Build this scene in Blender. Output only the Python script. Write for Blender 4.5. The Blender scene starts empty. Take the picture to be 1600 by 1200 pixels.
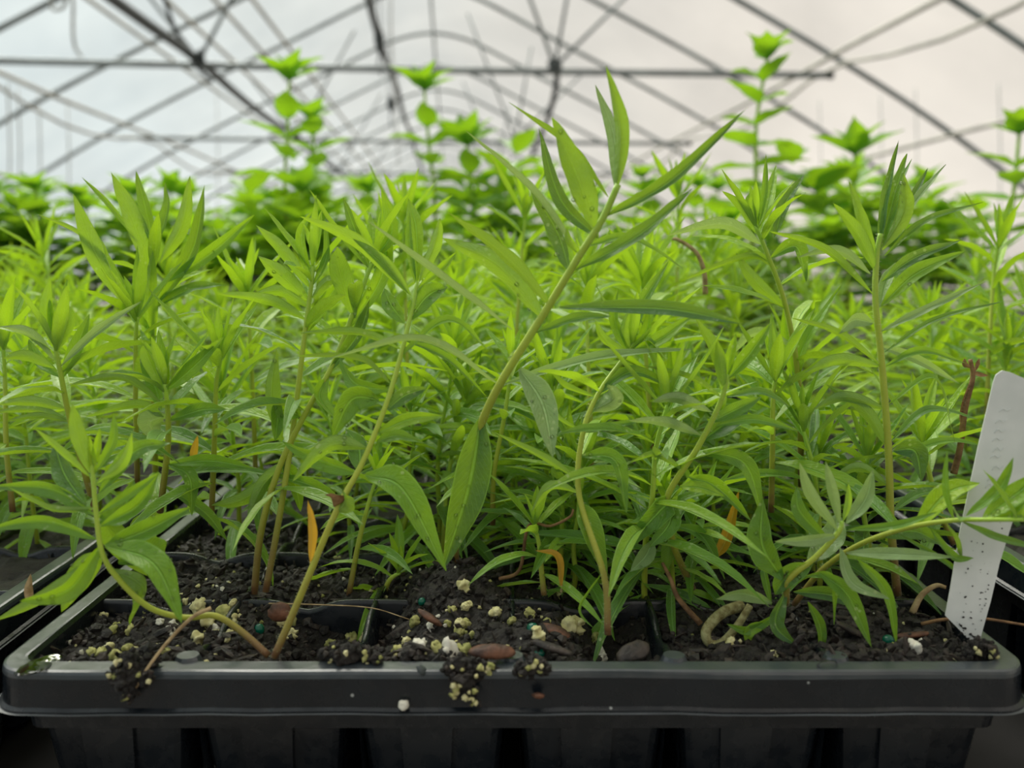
import bpy, math, random
from mathutils import Vector, Matrix, noise
random.seed(7)
R = math.radians
COL = bpy.context.scene.collection
SC = bpy.context.scene

# ------------------------------------------------------------------ camera
F = 1250.0                       # focal length in pixels of a 1600x1200 frame
RZ = 0.860                       # height of the tray rims above the floor
CAM = Vector((0, 0, RZ + 0.108))
PITCH = math.atan(195 / F)
cam_d = bpy.data.cameras.new('camera')
cam_d.sensor_width = 36; cam_d.lens = 36 * F / 1600
cam_d.clip_start = 0.01; cam_d.clip_end = 500
cam_d.dof.use_dof = True; cam_d.dof.focus_distance = 0.262; cam_d.dof.aperture_fstop = 9.5
cam = bpy.data.objects.new('camera', cam_d); COL.objects.link(cam)
cam.location = CAM; cam.rotation_euler = (math.pi / 2 - PITCH, 0, 0)
SC.camera = cam

# ------------------------------------------------------------------ sky, sun, exposure
SC.view_settings.view_transform = 'Standard'
SC.view_settings.look = 'None'
SC.view_settings.gamma = 1
SC.view_settings.use_curve_mapping = False
SC.view_settings.exposure = 0.30

world = bpy.data.worlds.new('overcast_sky'); SC.world = world
world.use_nodes = True
nt = world.node_tree; nt.nodes.clear()
def N(nt, kind, **kw):
    n = nt.nodes.new(kind)
    for k, v in kw.items():
        if k in n.inputs.keys(): n.inputs[k].default_value = v
        else: setattr(n, k, v)
    return n
L = nt.links
tc = N(nt, 'ShaderNodeTexCoord'); sep = N(nt, 'ShaderNodeSeparateXYZ')
L.new(tc.outputs['Generated'], sep.inputs[0])
mr = N(nt, 'ShaderNodeMapRange'); mr.interpolation_type = 'SMOOTHSTEP'
mr.inputs['From Min'].default_value = -0.55; mr.inputs['From Max'].default_value = 0.35
L.new(sep.outputs['X'], mr.inputs['Value'])
side = N(nt, 'ShaderNodeMix'); side.data_type = 'RGBA'
side.inputs['A'].default_value = (0.72, 0.84, 0.89, 1); side.inputs['B'].default_value = (1.0, 0.90, 0.81, 1)
L.new(mr.outputs[0], side.inputs['Factor'])
nz = N(nt, 'ShaderNodeTexNoise'); nz.inputs['Scale'].default_value = 3.2; nz.inputs['Detail'].default_value = 5
nz.inputs['Distortion'].default_value = 0.6
L.new(tc.outputs['Generated'], nz.inputs['Vector'])
cr = N(nt, 'ShaderNodeMapRange')
cr.inputs['From Min'].default_value = 0.3; cr.inputs['From Max'].default_value = 0.7
cr.inputs['To Min'].default_value = 0.56; cr.inputs['To Max'].default_value = 0.88
L.new(nz.outputs['Fac'], cr.inputs['Value'])
bg = N(nt, 'ShaderNodeBackground')
mul = N(nt, 'ShaderNodeMath', operation='MULTIPLY'); mul.inputs[1].default_value = 1.0
L.new(cr.outputs[0], mul.inputs[0])
L.new(side.outputs['Result'], bg.inputs['Color']); L.new(mul.outputs[0], bg.inputs['Strength'])
wo = N(nt, 'ShaderNodeOutputWorld'); L.new(bg.outputs[0], wo.inputs['Surface'])

sd = bpy.data.lights.new('sun', 'SUN'); sd.energy = 6.8; sd.angle = R(50); sd.color = (1.0, 0.96, 0.86)
sun = bpy.data.objects.new('sun', sd); COL.objects.link(sun)
sun.rotation_euler = (R(-34), R(-22), 0)      # high, beyond the bench and to the left, through thin cloud
sun.location = (0, 0, 20)

# ------------------------------------------------------------------ helpers
def pix(x, y, Y):
    """point on the plane at distance Y in front of the lens along the bench"""
    cx = (x - 800) / F; cy = -(y - 600) / F
    c, s = math.cos(PITCH), math.sin(PITCH)
    d = Vector((cx, c + cy * s, -s + cy * c))
    return CAM + d * (Y / d.y)
def scale_at(P):
    d = P - CAM
    return (d.y * math.cos(PITCH) - d.z * math.sin(PITCH)) / F   # metres per pixel

class MB:
    def __init__(s): s.v = []; s.f = []; s.uv = []; s.m = []; s.t = []
    def add(s, verts, faces, uvs=None, mat=0, tint=0.5):
        o = len(s.v); s.v += [tuple(p) for p in verts]
        for i, fc in enumerate(faces):
            s.f.append(tuple(o + k for k in fc)); s.m.append(mat)
            s.uv.append([uvs[k] for k in fc] if uvs else [(0, 0)] * len(fc))
        s.t += tint if isinstance(tint, list) else [tint] * len(verts)
    def build(s, name, mats, parent=None, smooth=True, loc=None):
        me = bpy.data.meshes.new(name); me.from_pydata(s.v, [], s.f)
        uvl = me.uv_layers.new(name='uv')
        flat = [c for f in s.uv for uv in f for c in uv]
        uvl.data.foreach_set('uv', flat)
        a = me.attributes.new('tint', 'FLOAT', 'POINT'); a.data.foreach_set('value', s.t)
        for m in (mats if isinstance(mats, (list, tuple)) else [mats]): me.materials.append(m)
        me.polygons.foreach_set('material_index', s.m)
        me.polygons.foreach_set('use_smooth', [smooth] * len(s.f))
        me.update()
        o = bpy.data.objects.new(name, me); COL.objects.link(o)
        if parent: o.parent = parent
        if loc: o.location = loc
        return o
def tag(o, label=None, cat=None, group=None, kind=None):
    if label: o['label'] = label
    if cat: o['category'] = cat
    if group: o['group'] = group
    if kind: o['kind'] = kind
    return o
def empty(name, loc, label=None, cat=None, group=None):
    o = bpy.data.objects.new(name, None); COL.objects.link(o); o.location = loc
    o.empty_display_size = 0.02
    return tag(o, label, cat, group)
def copy_tree(root, loc=None, rz=None, sc=None):
    r = root.copy(); COL.objects.link(r)
    for ch in root.children:
        c = ch.copy(); COL.objects.link(c); c.parent = r
        for g in ch.children:
            d = g.copy(); COL.objects.link(d); d.parent = c
    if loc is not None: r.location = loc
    if rz is not None: r.rotation_euler = (0, 0, rz)
    if sc is not None: r.scale = (sc, sc, sc)
    return r

def catmull(P, n):
    out = []
    Q = [P[0] * 2 - P[1]] + list(P) + [P[-1] * 2 - P[-2]]
    for i in range(1, len(Q) - 2):
        a, b, c, d = Q[i - 1], Q[i], Q[i + 1], Q[i + 2]
        for k in range(n):
            t = k / n
            out.append(0.5 * ((2 * b) + (c - a) * t + (2 * a - 5 * b + 4 * c - d) * t * t + (3 * b - a - 3 * c + d) * t ** 3))
    out.append(P[-1].copy())
    return out
def tube(mb, pts, rad, seg=8, mat=0, cap=True, tint=None):
    n = len(pts); rf = rad if callable(rad) else (lambda t: rad)
    ref = Vector((0, 0, 1)); T0 = (pts[1] - pts[0]).normalized()
    if abs(T0.dot(ref)) > .9: ref = Vector((1, 0, 0))
    S = T0.cross(ref).normalized(); vs = []; uv = []; tn = []
    for i, p in enumerate(pts):
        T = (pts[min(i + 1, n - 1)] - pts[max(i - 1, 0)])
        T = T.normalized() if T.length > 1e-9 else T0
        S = (S - T * S.dot(T)).normalized(); U = T.cross(S); t = i / (n - 1); r = rf(t)
        for k in range(seg):
            a = 2 * math.pi * k / seg
            vs.append(p + S * (math.cos(a) * r) + U * (math.sin(a) * r)); uv.append((k / seg, t))
            tn.append(t if tint is None else tint)
    fs = [(i * seg + k, i * seg + (k + 1) % seg, (i + 1) * seg + (k + 1) % seg, (i + 1) * seg + k) for i in range(n - 1) for k in range(seg)]
    if cap: fs += [tuple(range(seg))[::-1], tuple((n - 1) * seg + k for k in range(seg))]
    mb.add(vs, fs, uv, mat, tn)
def box(mb, a, b, mat=0):
    x0, y0, z0 = a; x1, y1, z1 = b
    v = [(x0, y0, z0), (x1, y0, z0), (x1, y1, z0), (x0, y1, z0), (x0, y0, z1), (x1, y0, z1), (x1, y1, z1), (x0, y1, z1)]
    mb.add(v, [(3, 2, 1, 0), (4, 5, 6, 7), (0, 1, 5, 4), (1, 2, 6, 5), (2, 3, 7, 6), (3, 0, 4, 7)], None, mat)
def tri_icos():
    import bmesh
    bm = bmesh.new(); bmesh.ops.create_icosphere(bm, subdivisions=1, radius=1)
    v = [p.co.copy() for p in bm.verts]; bm.verts.index_update(); f = [tuple(q.index for q in p.verts) for p in bm.faces]; bm.free()
    bm = bmesh.new(); bmesh.ops.create_icosphere(bm, subdivisions=3, radius=1)
    v2 = [p.co.copy() for p in bm.verts]; f2 = [tuple(q.index for q in p.verts) for p in bm.faces]; bm.free()
    return v, f, v2, f2
ICO1V, ICO1F, ICO3V, ICO3F = tri_icos()
def lump(mb, c, r, mat=0, rough=.45, fine=False, sq=(1, 1, 1), tint=.5):
    V_, F_ = (ICO3V, ICO3F) if fine else (ICO1V, ICO1F)
    off = Vector((random.random() * 90, random.random() * 90, random.random() * 90))
    q = Matrix.Rotation(random.random() * 6.28, 3, Vector((random.random() - .5, random.random() - .5, random.random() - .5 + .01)).normalized())
    vs = []
    for p in V_:
        k = 1 + rough * noise.noise(p * 1.3 + off) + rough * .5 * noise.noise(p * 3.1 + off)
        w = Vector((p.x * sq[0], p.y * sq[1], p.z * sq[2])) * (r * k)
        vs.append(c + q @ w)
    mb.add(vs, F_, None, mat, tint)

# ------------------------------------------------------------------ materials
def mat(name):
    m = bpy.data.materials.new(name); m.use_nodes = True; t = m.node_tree; t.nodes.clear()
    o = t.nodes.new('ShaderNodeOutputMaterial'); return m, t, o
def mixc(t, fac, a, b, blend='MIX'):
    n = t.nodes.new('ShaderNodeMix'); n.data_type = 'RGBA'; n.blend_type = blend
    for s, v in (('Factor', fac), ('A', a), ('B', b)):
        if hasattr(v, 'is_linked') or isinstance(v, bpy.types.NodeSocket): t.links.new(v, n.inputs[s])
        else: n.inputs[s].default_value = v if s == 'Factor' else (*v, 1)
    return n.outputs['Result']
def mth(t, op, a, b=0.0, c=None, clamp=False):
    n = t.nodes.new('ShaderNodeMath'); n.operation = op; n.use_clamp = clamp
    for i, v in enumerate((a, b) if c is None else (a, b, c)):
        if isinstance(v, bpy.types.NodeSocket): t.links.new(v, n.inputs[i])
        else: n.inputs[i].default_value = v
    return n.outputs[0]
def maprange(t, v, a, b, c=0.0, d=1.0, smooth=True):
    n = t.nodes.new('ShaderNodeMapRange')
    if smooth: n.interpolation_type = 'SMOOTHSTEP'
    for i, q in enumerate((v, a, b, c, d)):
        if isinstance(q, bpy.types.NodeSocket): t.links.new(q, n.inputs[i])
        else: n.inputs[i].default_value = q
    return n.outputs[0]
def noise_n(t, vec, scale, detail=3, rough=.5):
    n = t.nodes.new('ShaderNodeTexNoise'); n.inputs['Scale'].default_value = scale
    n.inputs['Detail'].default_value = detail; n.inputs['Roughness'].default_value = rough
    if vec is not None: t.links.new(vec, n.inputs['Vector'])
    return n.outputs['Fac']
def simple(name, col, rough=.5, spec=.5, metal=0, var=.15, scale=40, bump=0, bscale=None, coord='Object', col2=None):
    m, t, o = mat(name)
    p = t.nodes.new('ShaderNodeBsdfPrincipled'); c = t.nodes.new('ShaderNodeTexCoord')
    f = noise_n(t, c.outputs[coord], scale, 4)
    f = maprange(t, f, .3, .7)
    c2 = col2 or tuple(min(1, x * (1 + var * 2)) for x in col)
    a = tuple(x * (1 - var) for x in col) if not col2 else col
    t.links.new(mixc(t, f, a, c2), p.inputs['Base Color'])
    p.inputs['Roughness'].default_value = rough; p.inputs['Specular IOR Level'].default_value = spec
    p.inputs['Metallic'].default_value = metal
    if bump:
        b = t.nodes.new('ShaderNodeBump'); b.inputs['Strength'].default_value = bump; b.inputs['Distance'].default_value = .0006
        t.links.new(noise_n(t, c.outputs[coord], bscale or scale * 4, 4), b.inputs['Height']); t.links.new(b.outputs[0], p.inputs['Normal'])
    t.links.new(p.outputs[0], o.inputs['Surface'])
    return m

def leaf_material(name, dark, mid, bright, under, trans, veins=1.0, dew_glints=True, tfac=.42):
    m, t, o = mat(name)
    uv = t.nodes.new('ShaderNodeUVMap'); uv.uv_map = 'uv'
    s = t.nodes.new('ShaderNodeSeparateXYZ'); t.links.new(uv.outputs[0], s.inputs[0])
    u = mth(t, 'ABSOLUTE', mth(t, 'SUBTRACT', s.outputs['X'], .5)); v = s.outputs['Y']
    at = t.nodes.new('ShaderNodeAttribute'); at.attribute_name = 'tint'
    oi = t.nodes.new('ShaderNodeObjectInfo'); tco = t.nodes.new('ShaderNodeTexCoord')
    tint = mth(t, 'ADD', at.outputs['Fac'], mth(t, 'MULTIPLY', mth(t, 'SUBTRACT', oi.outputs['Random'], .5), .22))
    n1 = noise_n(t, tco.outputs['Object'], 160, 3)
    tint = mth(t, 'ADD', tint, mth(t, 'MULTIPLY', mth(t, 'SUBTRACT', n1, .5), .35))
    ramp = t.nodes.new('ShaderNodeValToRGB'); cr = ramp.color_ramp
    cr.elements[0].position = .1; cr.elements[0].color = (*dark, 1)
    cr.elements[1].position = .95; cr.elements[1].color = (*bright, 1)
    e = cr.elements.new(.5); e.color = (*mid, 1)
    t.links.new(tint, ramp.inputs[0]); col = ramp.outputs[0]
    rib = maprange(t, u, .025, .075, 1, 0)
    ph = mth(t, 'SUBTRACT', mth(t, 'MULTIPLY', mth(t, 'ADD', v, mth(t, 'MULTIPLY', n1, .03)), 120.0), mth(t, 'MULTIPLY', u, 42.0))
    vein = maprange(t, mth(t, 'SINE', ph), .7, 1.0, 0, .13 * veins)
    edge = maprange(t, u, .44, .485, 0, .45)
    vein2 = mth(t, 'MAXIMUM', mth(t, 'MAXIMUM', vein, edge), mth(t, 'MULTIPLY', rib, .7))
    col = mixc(t, vein2, col, tuple(min(1, x * 1.7 + .05) for x in mid))
    geo = t.nodes.new('ShaderNodeNewGeometry')
    col = mixc(t, mth(t, 'MULTIPLY', geo.outputs['Backfacing'], .7), col, under)
    if dew_glints:  # pale specks: glints of water drops painted into the leaf colour
        vo = t.nodes.new('ShaderNodeTexVoronoi'); vo.inputs['Scale'].default_value = 420
        t.links.new(tco.outputs['Object'], vo.inputs['Vector'])
        big = noise_n(t, tco.outputs['Object'], 70, 2)
        d = mth(t, 'MULTIPLY', maprange(t, vo.outputs['Distance'], .14, .30, 1, 0), maprange(t, big, .52, .64))
        col = mixc(t, mth(t, 'MULTIPLY', d, .7), col, (.55, .66, .32))
    p = t.nodes.new('ShaderNodeBsdfPrincipled'); t.links.new(col, p.inputs['Base Color'])
    p.inputs['Roughness'].default_value = .38; p.inputs['Specular IOR Level'].default_value = .6
    p.inputs['Sheen Weight'].default_value = .28; p.inputs['Sheen Roughness'].default_value = .45
    p.inputs['Sheen Tint'].default_value = (.8, .95, .75, 1)
    b = t.nodes.new('ShaderNodeBump'); b.inputs['Strength'].default_value = .8; b.inputs['Distance'].default_value = .0005
    h = mth(t, 'ADD', mth(t, 'MULTIPLY', vein2, -1.8), noise_n(t, tco.outputs['Object'], 700, 2))
    t.links.new(h, b.inputs['Height']); t.links.new(b.outputs[0], p.inputs['Normal'])
    tr = t.nodes.new('ShaderNodeBsdfTranslucent')
    t.links.new(mixc(t, tint, tuple(x * .75 for x in trans), tuple(min(1, x * 1.25) for x in trans)), tr.inputs['Color'])
    mx = t.nodes.new('ShaderNodeMixShader'); mx.inputs[0].default_value = tfac
    t.links.new(p.outputs[0], mx.inputs[1]); t.links.new(tr.outputs[0], mx.inputs[2])
    t.links.new(mx.outputs[0], o.inputs['Surface'])
    return m
M = {}
M['leaf'] = leaf_material('milkweed_leaf', (.045, .145, .040), (.150, .345, .022), (.41, .62, .014), (.26, .41, .10), (.42, .66, .010), tfac=.35)
M['broad'] = leaf_material('mint_leaf', (.05, .17, .012), (.12, .32, .012), (.26, .52, .014), (.17, .36, .05), (.38, .66, .012), dew_glints=False, tfac=.38)
M['pale'] = leaf_material('pale_leaf', (.20, .33, .13), (.29, .44, .17), (.38, .54, .18), (.30, .42, .18), (.42, .60, .10), tfac=.32)
M['yellow'] = leaf_material('yellow_leaf', (.65, .32, .02), (.80, .42, .02), (.9, .55, .03), (.75, .4, .05), (.9, .5, .03), veins=.3, dew_glints=False)
M['tan'] = simple('tan_leaf', (.40, .26, .12), .8, .2, var=.3, scale=300, bump=.6, col2=(.55, .40, .22))
M['dead'] = simple('dead_leaf', (.22, .12, .05), .8, .2, var=.3, scale=300, bump=.6, col2=(.45, .27, .13))

def stem_material():
    m, t, o = mat('stem')
    at = t.nodes.new('ShaderNodeAttribute'); at.attribute_name = 'tint'
    tco = t.nodes.new('ShaderNodeTexCoord')
    v = mth(t, 'ADD', at.outputs['Fac'], mth(t, 'MULTIPLY', mth(t, 'SUBTRACT', noise_n(t, tco.outputs['Object'], 120, 3), .5), .25))
    ramp = t.nodes.new('ShaderNodeValToRGB'); cr = ramp.color_ramp
    cr.elements[0].position = 0; cr.elements[0].color = (.16, .075, .025, 1)
    cr.elements[1].position = 1; cr.elements[1].color = (.34, .58, .05, 1)
    e = cr.elements.new(.22); e.color = (.34, .36, .03, 1)
    e = cr.elements.new(.55); e.color = (.40, .50, .04, 1)
    t.links.new(v, ramp.inputs[0])
    p = t.nodes.new('ShaderNodeBsdfPrincipled'); t.links.new(ramp.outputs[0], p.inputs['Base Color'])
    p.inputs['Roughness'].default_value = .5; p.inputs['Sheen Weight'].default_value = .12
    p.inputs['Subsurface Weight'].default_value = .0
    b = t.nodes.new('ShaderNodeBump'); b.inputs['Strength'].default_value = .5; b.inputs['Distance'].default_value = .0003
    t.links.new(noise_n(t, tco.outputs['Object'], 600, 3), b.inputs['Height']); t.links.new(b.outputs[0], p.inputs['Normal'])
    t.links.new(p.outputs[0], o.inputs['Surface']); return m
M['stem'] = stem_material()
M['hair'] = simple('stem_hair', (.62, .70, .42), .6, .3)
M['brownstem'] = simple('brown_stem', (.13, .07, .035), .75, .25, var=.3, scale=250, bump=.7, col2=(.30, .17, .08))
M['root'] = simple('pale_root', (.25, .17, .08), .7, .25, var=.3, scale=250, bump=.5, col2=(.48, .36, .20))
M['olive'] = simple('dry_olive_stem', (.16, .13, .05), .8, .2, var=.3, scale=500, bump=.7, col2=(.36, .35, .17))

def plastic():
    m, t, o = mat('tray_plastic')
    p = t.nodes.new('ShaderNodeBsdfPrincipled'); c = t.nodes.new('ShaderNodeTexCoord')
    n1 = noise_n(t, c.outputs['Object'], 30, 5); n2 = noise_n(t, c.outputs['Object'], 220, 4)
    col = mixc(t, maprange(t, n1, .35, .7), (.0045, .0065, .0095), (.009, .0125, .0165))
    vo = t.nodes.new('ShaderNodeTexVoronoi'); vo.inputs['Scale'].default_value = 190; vo.inputs['Randomness'].default_value = 1
    t.links.new(c.outputs['Object'], vo.inputs['Vector'])
    cell = t.nodes.new('ShaderNodeSeparateXYZ'); t.links.new(vo.outputs['Color'], cell.inputs[0])
    spk = mth(t, 'MULTIPLY', maprange(t, vo.outputs['Distance'], .06, .11, 1, 0), mth(t, 'GREATER_THAN', cell.outputs[0], .86))
    col = mixc(t, mth(t, 'MULTIPLY', spk, .8), col, (.42, .44, .42))
    t.links.new(col, p.inputs['Base Color'])
    t.links.new(maprange(t, n2, .3, .7, .18, .40), p.inputs['Roughness'])
    p.inputs['Specular IOR Level'].default_value = .5
    b = t.nodes.new('ShaderNodeBump'); b.inputs['Strength'].default_value = .25; b.inputs['Distance'].default_value = .0004
    t.links.new(mth(t, 'ADD', n2, mth(t, 'MULTIPLY', n1, 2.0)), b.inputs['Height']); t.links.new(b.outputs[0], p.inputs['Normal'])
    t.links.new(p.outputs[0], o.inputs['Surface']); return m
M['plastic'] = plastic()
M['dusty_lit'] = None
def soilmat():
    m, t, o = mat('potting_soil')
    p = t.nodes.new('ShaderNodeBsdfPrincipled'); c = t.nodes.new('ShaderNodeTexCoord')
    n1 = noise_n(t, c.outputs['Object'], 130, 5, .7); n2 = noise_n(t, c.outputs['Object'], 1100, 4, .7)
    col = mixc(t, maprange(t, n1, .35, .75), (.007, .0055, .0045), (.024, .017, .012))
    col = mixc(t, maprange(t, n2, .62, .8), col, (.085, .065, .042))
    t.links.new(col, p.inputs['Base Color']); p.inputs['Roughness'].default_value = .62
    p.inputs['Specular IOR Level'].default_value = .55
    b = t.nodes.new('ShaderNodeBump'); b.inputs['Strength'].default_value = 1; b.inputs['Distance'].default_value = .0012
    t.links.new(noise_n(t, c.outputs['Object'], 700, 5, .7), b.inputs['Height']); t.links.new(b.outputs[0], p.inputs['Normal'])
    t.links.new(p.outputs[0], o.inputs['Surface']); return m
M['soil'] = soilmat()
M['dusty_lit'] = simple('dusty_lit_plastic', (.028, .038, .046), .28, .9, scale=90, bump=.2, col2=(.052, .060, .064))  # rim-top copy of the plastic: dust, plus top light painted into its colour
M['bark'] = simple('bark_fleck', (.010, .008, .007), .65, .5, var=.3, scale=400, bump=.8, bscale=900, col2=(.045, .032, .024))
M['bark_red'] = simple('bark_chip', (.03, .016, .012), .6, .4, scale=160, bump=.8, bscale=500, col2=(.20, .085, .045))
M['perlite'] = simple('perlite', (.50, .46, .20), .75, .3, scale=500, bump=.7, bscale=900, col2=(.68, .64, .36))
M['perlite_white'] = simple('perlite_white', (.62, .60, .50), .7, .3, scale=500, bump=.6, bscale=900, col2=(.74, .72, .62))
M['perlite_moss'] = simple('perlite_mossy', (.20, .22, .06), .8, .3, scale=400, bump=.7, bscale=900, col2=(.48, .46, .18))
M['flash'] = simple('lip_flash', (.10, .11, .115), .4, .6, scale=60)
M['bead'] = simple('green_prill', (.0, .09, .055), .25, .5, var=.2, scale=200)
M['tag'] = simple('white_label_plastic', (.66, .69, .66), .4, .4, scale=60, col2=(.80, .82, .79))
M['ink'] = simple('faded_ink', (.68, .71, .69), .6, .2)
M['steel'] = simple('galvanised_steel', (.20, .23, .23), .45, .5, metal=.2, var=.2, scale=6)
M['steel_dark'] = simple('dark_steel', (.035, .045, .045), .5, .5, var=.2, scale=6)
M['purlin'] = simple('tan_purlin', (.34, .33, .28), .5, .4, var=.2, scale=4)
M['hose'] = simple('translucent_hose', (.40, .42, .40), .5, .5)
M['wood'] = simple('bench_wood', (.016, .015, .015), .8, .2, var=.3, scale=14, bump=.3)
M['floor'] = simple('gravel', (.15, .14, .13), .9, .2, var=.4, scale=30, bump=.5, bscale=60)
M['water'] = None
m, t, o = mat('water')
g_ = t.nodes.new('ShaderNodeBsdfGlossy'); g_.inputs['Roughness'].default_value = .04
tr = t.nodes.new('ShaderNodeBsdfTransparent'); fr_ = t.nodes.new('ShaderNodeLayerWeight'); fr_.inputs['Blend'].default_value = .35
mx = t.nodes.new('ShaderNodeMixShader'); t.links.new(fr_.outputs['Fresnel'], mx.inputs[0]); t.links.new(tr.outputs[0], mx.inputs[1]); t.links.new(g_.outputs[0], mx.inputs[2])
t.links.new(mx.outputs[0], o.inputs['Surface']); M['water'] = m
# polythene film: daylight comes straight through it and is also scattered in it
m, t, o = mat('polythene_film')
tr = t.nodes.new('ShaderNodeBsdfTransparent'); tr.inputs['Color'].default_value = (.93, .94, .93, 1)
tl = t.nodes.new('ShaderNodeBsdfTranslucent'); c = t.nodes.new('ShaderNodeTexCoord')
t.links.new(mixc(t, noise_n(t, c.outputs['Object'], .8, 6, .6), (.16, .18, .19), (.50, .50, .48)), tl.inputs['Color'])
mx = t.nodes.new('ShaderNodeMixShader'); mx.inputs[0].default_value = .38
t.links.new(tr.outputs[0], mx.inputs[1]); t.links.new(tl.outputs[0], mx.inputs[2]); t.links.new(mx.outputs[0], o.inputs['Surface'])
M['film'] = m
M['added_board'] = simple('added_dark_boards', (.10, .105, .10), .9, .1, scale=3)

# ------------------------------------------------------------------ greenhouse
GA = math.atan(95 / F)           # the house runs a little to the left of the view
def G(u, v, z):                  # u across, v along, z above floor
    u -= 0.155
    return Vector((u * math.cos(GA) - v * math.sin(GA), u * math.sin(GA) + v * math.cos(GA), z))
ZC = CAM.z
PROF = [(0, 2.45), (.32, 2.40), (.62, 2.28), (1.25, 1.97), (1.9, 1.66), (2.5, 1.36), (3.1, 1.04), (3.7, .68), (4.15, .38), (4.45, .1), (4.62, -.3), (4.68, -.97)]
def profile(n=4):
    P = [Vector((u, 0, z)) for u, z in PROF]
    P = [Vector((-p.x, 0, p.z)) for p in P[:0:-1]] + P
    return catmull(P, n)
PR = profile()
def zprof(u):
    u = abs(u)
    for (a, za), (b, zb) in zip(PROF, PROF[1:]):
        if a <= u <= b: return ZC + za + (zb - za) * (u - a) / (b - a)
    return 0
V0, V1 = -3.0, 32.0
# floor
mb = MB(); mb.add([(-40, -30, 0), (40, -30, 0), (40, 60, 0), (-40, 60, 0)], [(0, 1, 2, 3)]); mb.build('floor', M['floor'])['kind'] = 'structure'
# film roof and walls
def film_strip(name, pts, pleat=0):
    mb = MB(); vs = []; nv = 180; amp = .02
    vv = [V0 + (V1 - V0) * i / nv for i in range(nv + 1)]
    for i, v in enumerate(vv):
        for p in pts:
            k = 1 + pleat * (.012 * math.sin(v * 9.0 + 3 * math.sin(v * 1.7)) + .006 * math.sin(v * 23))
            s = Vector((p.x, 0, p.z)).normalized() * (.035 + .02 * math.sin(v * 2.1 + p.x * 2) * math.sin(p.x * 3 + v))
            vs.append(G((p.x + s.x) * k, v, ZC + p.z + s.z))
    n = len(pts)
    mb.add(vs, [(i * n + j, i * n + j + 1, (i + 1) * n + j + 1, (i + 1) * n + j) for i in range(nv) for j in range(n - 1)])
    o = mb.build(name, M['film']); o['kind'] = 'structure'
cut = [i for i, p in enumerate(PR) if abs(p.x) <= 4.15 + 1e-4]
film_strip('ceiling', PR[cut[0]:cut[-1] + 1])
film_strip('wall_left', PR[:cut[0] + 1], 1)
film_strip('wall_right', PR[cut[-1]:], 1)
for nm, v in (('wall_far', V1), ('wall_behind', V0)):
    mb = MB(); vs = [G(p.x, v, max(1.2, ZC + p.z)) for p in PR]; mb.add(vs, [tuple(range(len(vs)))])
    mb.add([G(-4.68, v, 0), G(4.68, v, 0), G(4.68, v, 1.2), G(-4.68, v, 1.2)], [(0, 1, 2, 3)], None, 1)  # low dark boards, added; the unseen ones behind the camera darken lip reflections
    mb.build(nm, [M['film'], M['added_board']], smooth=False)['kind'] = 'structure'
# hoops
HD = [-1.9, -.4, 1.0, 2.5, 4.05, 5.25, 6.45, 7.8, 9.3, 10.8, 12.3, 13.8, 15.3, 16.8, 18.3, 19.8, 21.3, 22.8, 24.3, 25.8, 27.3, 28.8, 30.3]
HL = {4.05: 'grey steel roof hoop crossing only the top right corner of the frame',
      5.25: 'grey steel roof hoop that carries the long tie bar right across the frame',
      6.45: 'grey steel roof hoop just beyond the long tie bar, peak above the frame',
      7.8: 'grey steel roof hoop whose rounded peak is highest in the frame',
      9.3: 'grey steel roof hoop with the second highest rounded peak in the frame'}
for d in HD:
    if d < 0: continue
    mb = MB(); tube(mb, [G(p.x, d, ZC + p.z) for p in PR if p.z > -.98], .019, 8)
    o = mb.build('roof_hoop', M['steel'])
    if d in HL: tag(o, HL[d], 'roof frame')
    elif d < 4: tag(o, 'grey steel roof hoop overhead, nearer than the long tie bar', 'roof frame', 'near roof hoops')
    else: tag(o, 'thin blurred grey roof hoop repeating far down the greenhouse', 'roof frame', 'far roof hoops')
# tie bars and their web braces
TB = [(5.25, 'long grey horizontal tie bar crossing the greenhouse near the top of the frame'),
      (8.35, 'smaller grey horizontal tie bar second in line down the greenhouse'),
      (11.4, 'third grey horizontal tie bar down the greenhouse, seen small'),
      (14.4, 'fourth grey horizontal tie bar, tiny and blurred at the far end')]
for d, lab in TB:
    zt = ZC + 1.175; ul, ur = -3.05, 2.62
    root = empty('tie_bar', G(0, d, zt), lab, 'tie bar')
    inv = Matrix.Translation(-Vector(root.location))
    mb = MB(); tube(mb, [inv @ G(ul, d, zt), inv @ G(0, d, zt - .01), inv @ G(ur, d, zt)], .021, 8); mb.build('bar', M['steel'], root)
    for a, b in (((-1.35, 1.19), (-1.75, 1.72)), ((-1.35, 1.19), (-.75, 2.2)), ((.82, 1.19), (.35, 2.38)), ((.82, 1.19), (1.5, 1.84)), ((.82, 1.19), (.98, 2.08))):
        mb = MB(); tube(mb, [inv @ G(a[0], d - .03, ZC + a[1]), inv @ G(b[0], d - .03, ZC + b[1])], .012, 6)
        mb.build('web_brace', M['steel'], root)
    for u in (-1.35, .82):
        mb = MB(); a = inv @ G(u, d - .03, ZC + 1.2); lump(mb, a, .045, rough=.35, fine=True, sq=(1, .4, 1.1)); mb.build('gusset_plate', M['steel_dark'], root, smooth=False)
    mb = MB(); a = inv @ G(ur, d, zt); lump(mb, a, .026, rough=.2, fine=True); mb.build('end_clamp', M['steel_dark'], root)
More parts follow.
